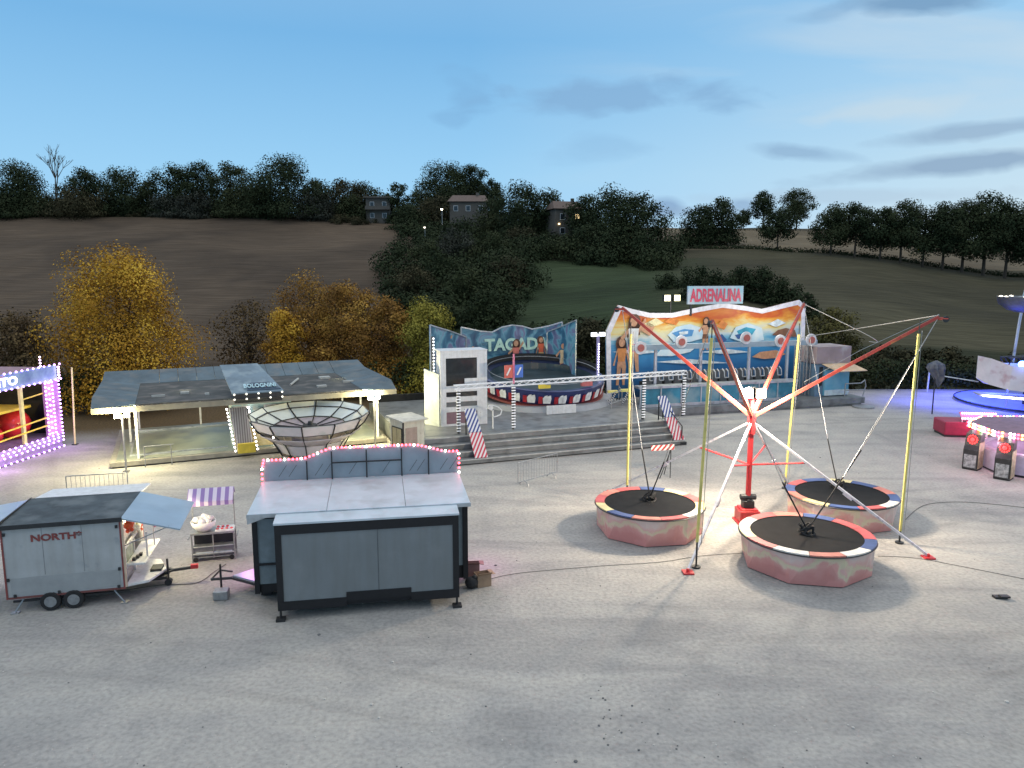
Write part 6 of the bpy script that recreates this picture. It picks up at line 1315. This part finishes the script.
# ================================================================ WORLD
w = bpy.data.worlds.new('World'); sc.world = w; w.use_nodes = True; nt = w.node_tree; N = nt.nodes; Lk = nt.links
for n_ in list(N): N.remove(n_)
out = N.new('ShaderNodeOutputWorld'); bgd = N.new('ShaderNodeBackground'); bgd.inputs['Strength'].default_value = .1; Lk.new(bgd.outputs[0], out.inputs[0])
sky = N.new('ShaderNodeTexSky'); sky.sky_type = 'NISHITA'; sky.sun_disc = False; SUN_EL, SUN_AZ = radians(2.5), radians(75)
sky.sun_elevation = SUN_EL; sky.sun_rotation = SUN_AZ; sky.altitude = 200; sky.air_density = 1.; sky.dust_density = .6; sky.ozone_density = 2.
tc = N.new('ShaderNodeTexCoord'); sep = N.new('ShaderNodeSeparateXYZ'); Lk.new(tc.outputs['Generated'], sep.inputs[0])
X, Y, Z_ = sep.outputs
# dusk gradient by true elevation, warmed and paled towards the sunset side
el = mth('MAXIMUM', Z_, 0.)
base = ramp(el, [(0., (.27,.47,.68)), (.12, (.235,.45,.65)), (.28, (.135,.33,.56)), (.4, (.2,.36,.55)), (.55, (.62,.70,.80)), (1., (.92,.94,.96))])
pale = ramp(el, [(0., (.46,.55,.63)), (.12, (.39,.52,.61)), (.28, (.24,.43,.61)), (.4, (.26,.40,.56)), (.55, (.62,.70,.80)), (1., (.92,.94,.96))])
side = N.new('ShaderNodeMapRange'); side.inputs[1].default_value = -.05; side.inputs[2].default_value = .62; Lk.new(X, side.inputs[0])
grad = mixc(side.outputs[0], base, pale)
# clouds: tangent coordinates of the sky direction (fixed compass direction and elevation)
yy = mth('MAXIMUM', Y, .05); u = mth('DIVIDE', X, yy); v = mth('DIVIDE', Z_, yy)
cmb = N.new('ShaderNodeCombineXYZ'); Lk.new(u, cmb.inputs[0]); Lk.new(v, cmb.inputs[1])
def cn(scale, sx, sy, det=6, dist=.5, rot=0):
    mp = N.new('ShaderNodeMapping'); mp.inputs['Scale'].default_value = (sx, sy, 1); mp.inputs['Rotation'].default_value = (0,0,rot); Lk.new(cmb.outputs[0], mp.inputs[0])
    n = N.new('ShaderNodeTexNoise'); n.inputs['Scale'].default_value = scale; n.inputs['Detail'].default_value = det; n.inputs['Distortion'].default_value = dist; Lk.new(mp.outputs[0], n.inputs[0]); return n.outputs['Fac']
warp = cn(7, 1, 2.5, 7, .8); warp2 = cn(16, 1, 2.2, 6, .6)
def cloud(px, py, wx, wy, rot=0., amp=1.1, soft=.5):
    a_, b2, c2_ = ray(px, py); uc, vc = a_/b2, c2_/b2
    du = mth('SUBTRACT', u, uc); dv = mth('SUBTRACT', v, vc); cr, sr = cos(rot), sin(rot)
    p_ = mth('DIVIDE', mth('ADD', mth('MULTIPLY', du, cr), mth('MULTIPLY', dv, sr)), wx/FPX); q_ = mth('DIVIDE', mth('SUBTRACT', mth('MULTIPLY', dv, cr), mth('MULTIPLY', du, sr)), wy/FPX)
    d = mth('SQRT', mth('ADD', mth('MULTIPLY', p_, p_), mth('MULTIPLY', q_, q_)))
    d = mth('ADD', d, mth('MULTIPLY', mth('SUBTRACT', warp, .5), amp*1.8)); d = mth('ADD', d, mth('MULTIPLY', mth('SUBTRACT', warp2, .5), amp*1.1))
    mr = N.new('ShaderNodeMapRange'); mr.inputs[1].default_value = 1.15; mr.inputs[2].default_value = 1.15-soft-.25; Lk.new(d, mr.inputs[0]); return mr.outputs[0]
c = grad
# broad pale veils on the right, then grey-blue streaks
veil = N.new('ShaderNodeMapRange'); veil.inputs[1].default_value = .47; veil.inputs[2].default_value = .7; Lk.new(cn(3.2, .7, 3.4, 8, .7, -.08), veil.inputs[0])
vf = mth('MULTIPLY', mth('MULTIPLY', veil.outputs[0], side.outputs[0]), .75); c = mixc(vf, c, (.42,.50,.56))
for (px, py, wx, wy, rot, st_, colr, amp) in [(615,96,115,17,.03,.7,(.16,.29,.46),1.25),(470,92,34,18,-.6,.4,(.14,.29,.48),1.5),(450,120,18,8,0,.4,(.14,.29,.48),1.2),(800,153,62,8,-.1,.7,(.18,.29,.43),.7),(600,148,60,13,.1,.3,(.17,.31,.48),1.),
        (970,163,160,11,.1,.9,(.19,.28,.40),.55),(985,130,100,9,.12,.7,(.19,.28,.40),.6),(920,2,80,12,0,.9,(.13,.24,.38),.6),(830,12,40,8,.2,.5,(.16,.29,.45),.8),(860,196,170,8,.02,.4,(.28,.36,.46),.8),(900,108,70,12,.12,.5,(.42,.5,.55),1.1),
        (666,207,20,10,0,.8,(.16,.26,.42),.5),(742,205,20,8,0,.7,(.18,.28,.43),.5),(700,212,70,6,0,.6,(.2,.3,.44),.3)]:
    c = mixc(mth('MULTIPLY', cloud(px, py, wx, wy, rot, amp), st_), c, colr)
# below the horizon: dim ground light
skyc = mixc(1., sky.outputs[0], (.9,1.,1.15), 'MULTIPLY')
c10 = mixc(1., c, (SKYK, SKYK, SKYK), 'MULTIPLY')
tot = mixc(.9, skyc, c10)
Lk.new(tot, bgd.inputs['Color'])
sl_ = bpy.data.lights.new('sun', 'SUN'); sl_.energy = .12; sl_.angle = radians(12); sl_.color = (1,.86,.74); so = bpy.data.objects.new('sun', sl_); col.objects.link(so)
sd = Vector((sin(SUN_AZ)*cos(radians(8)), cos(SUN_AZ)*cos(radians(8)), sin(radians(8)))); so.rotation_euler = (-sd).to_track_quat('-Z','Y').to_euler(); so.location = (0,0,60)
# ================================================================ CAMERA
cam = bpy.data.cameras.new('camera'); cam.sensor_width = 36; cam.lens = FPX/1024*36; cam.clip_end = 5000; cam.clip_start = .1
co = bpy.data.objects.new('camera', cam); col.objects.link(co); co.location = (0,0,CH); co.rotation_euler = (pi/2-PITCH,0,0); sc.camera = co
sc.view_settings.view_transform = 'Standard'; sc.view_settings.look = 'None'; sc.view_settings.exposure = EXPO; sc.view_settings.gamma = 1
sc.render.engine = 'CYCLES'; sc.cycles.use_denoising = True; sc.cycles.max_bounces = 5; sc.cycles.diffuse_bounces = 3; sc.cycles.sample_clamp_indirect = 4
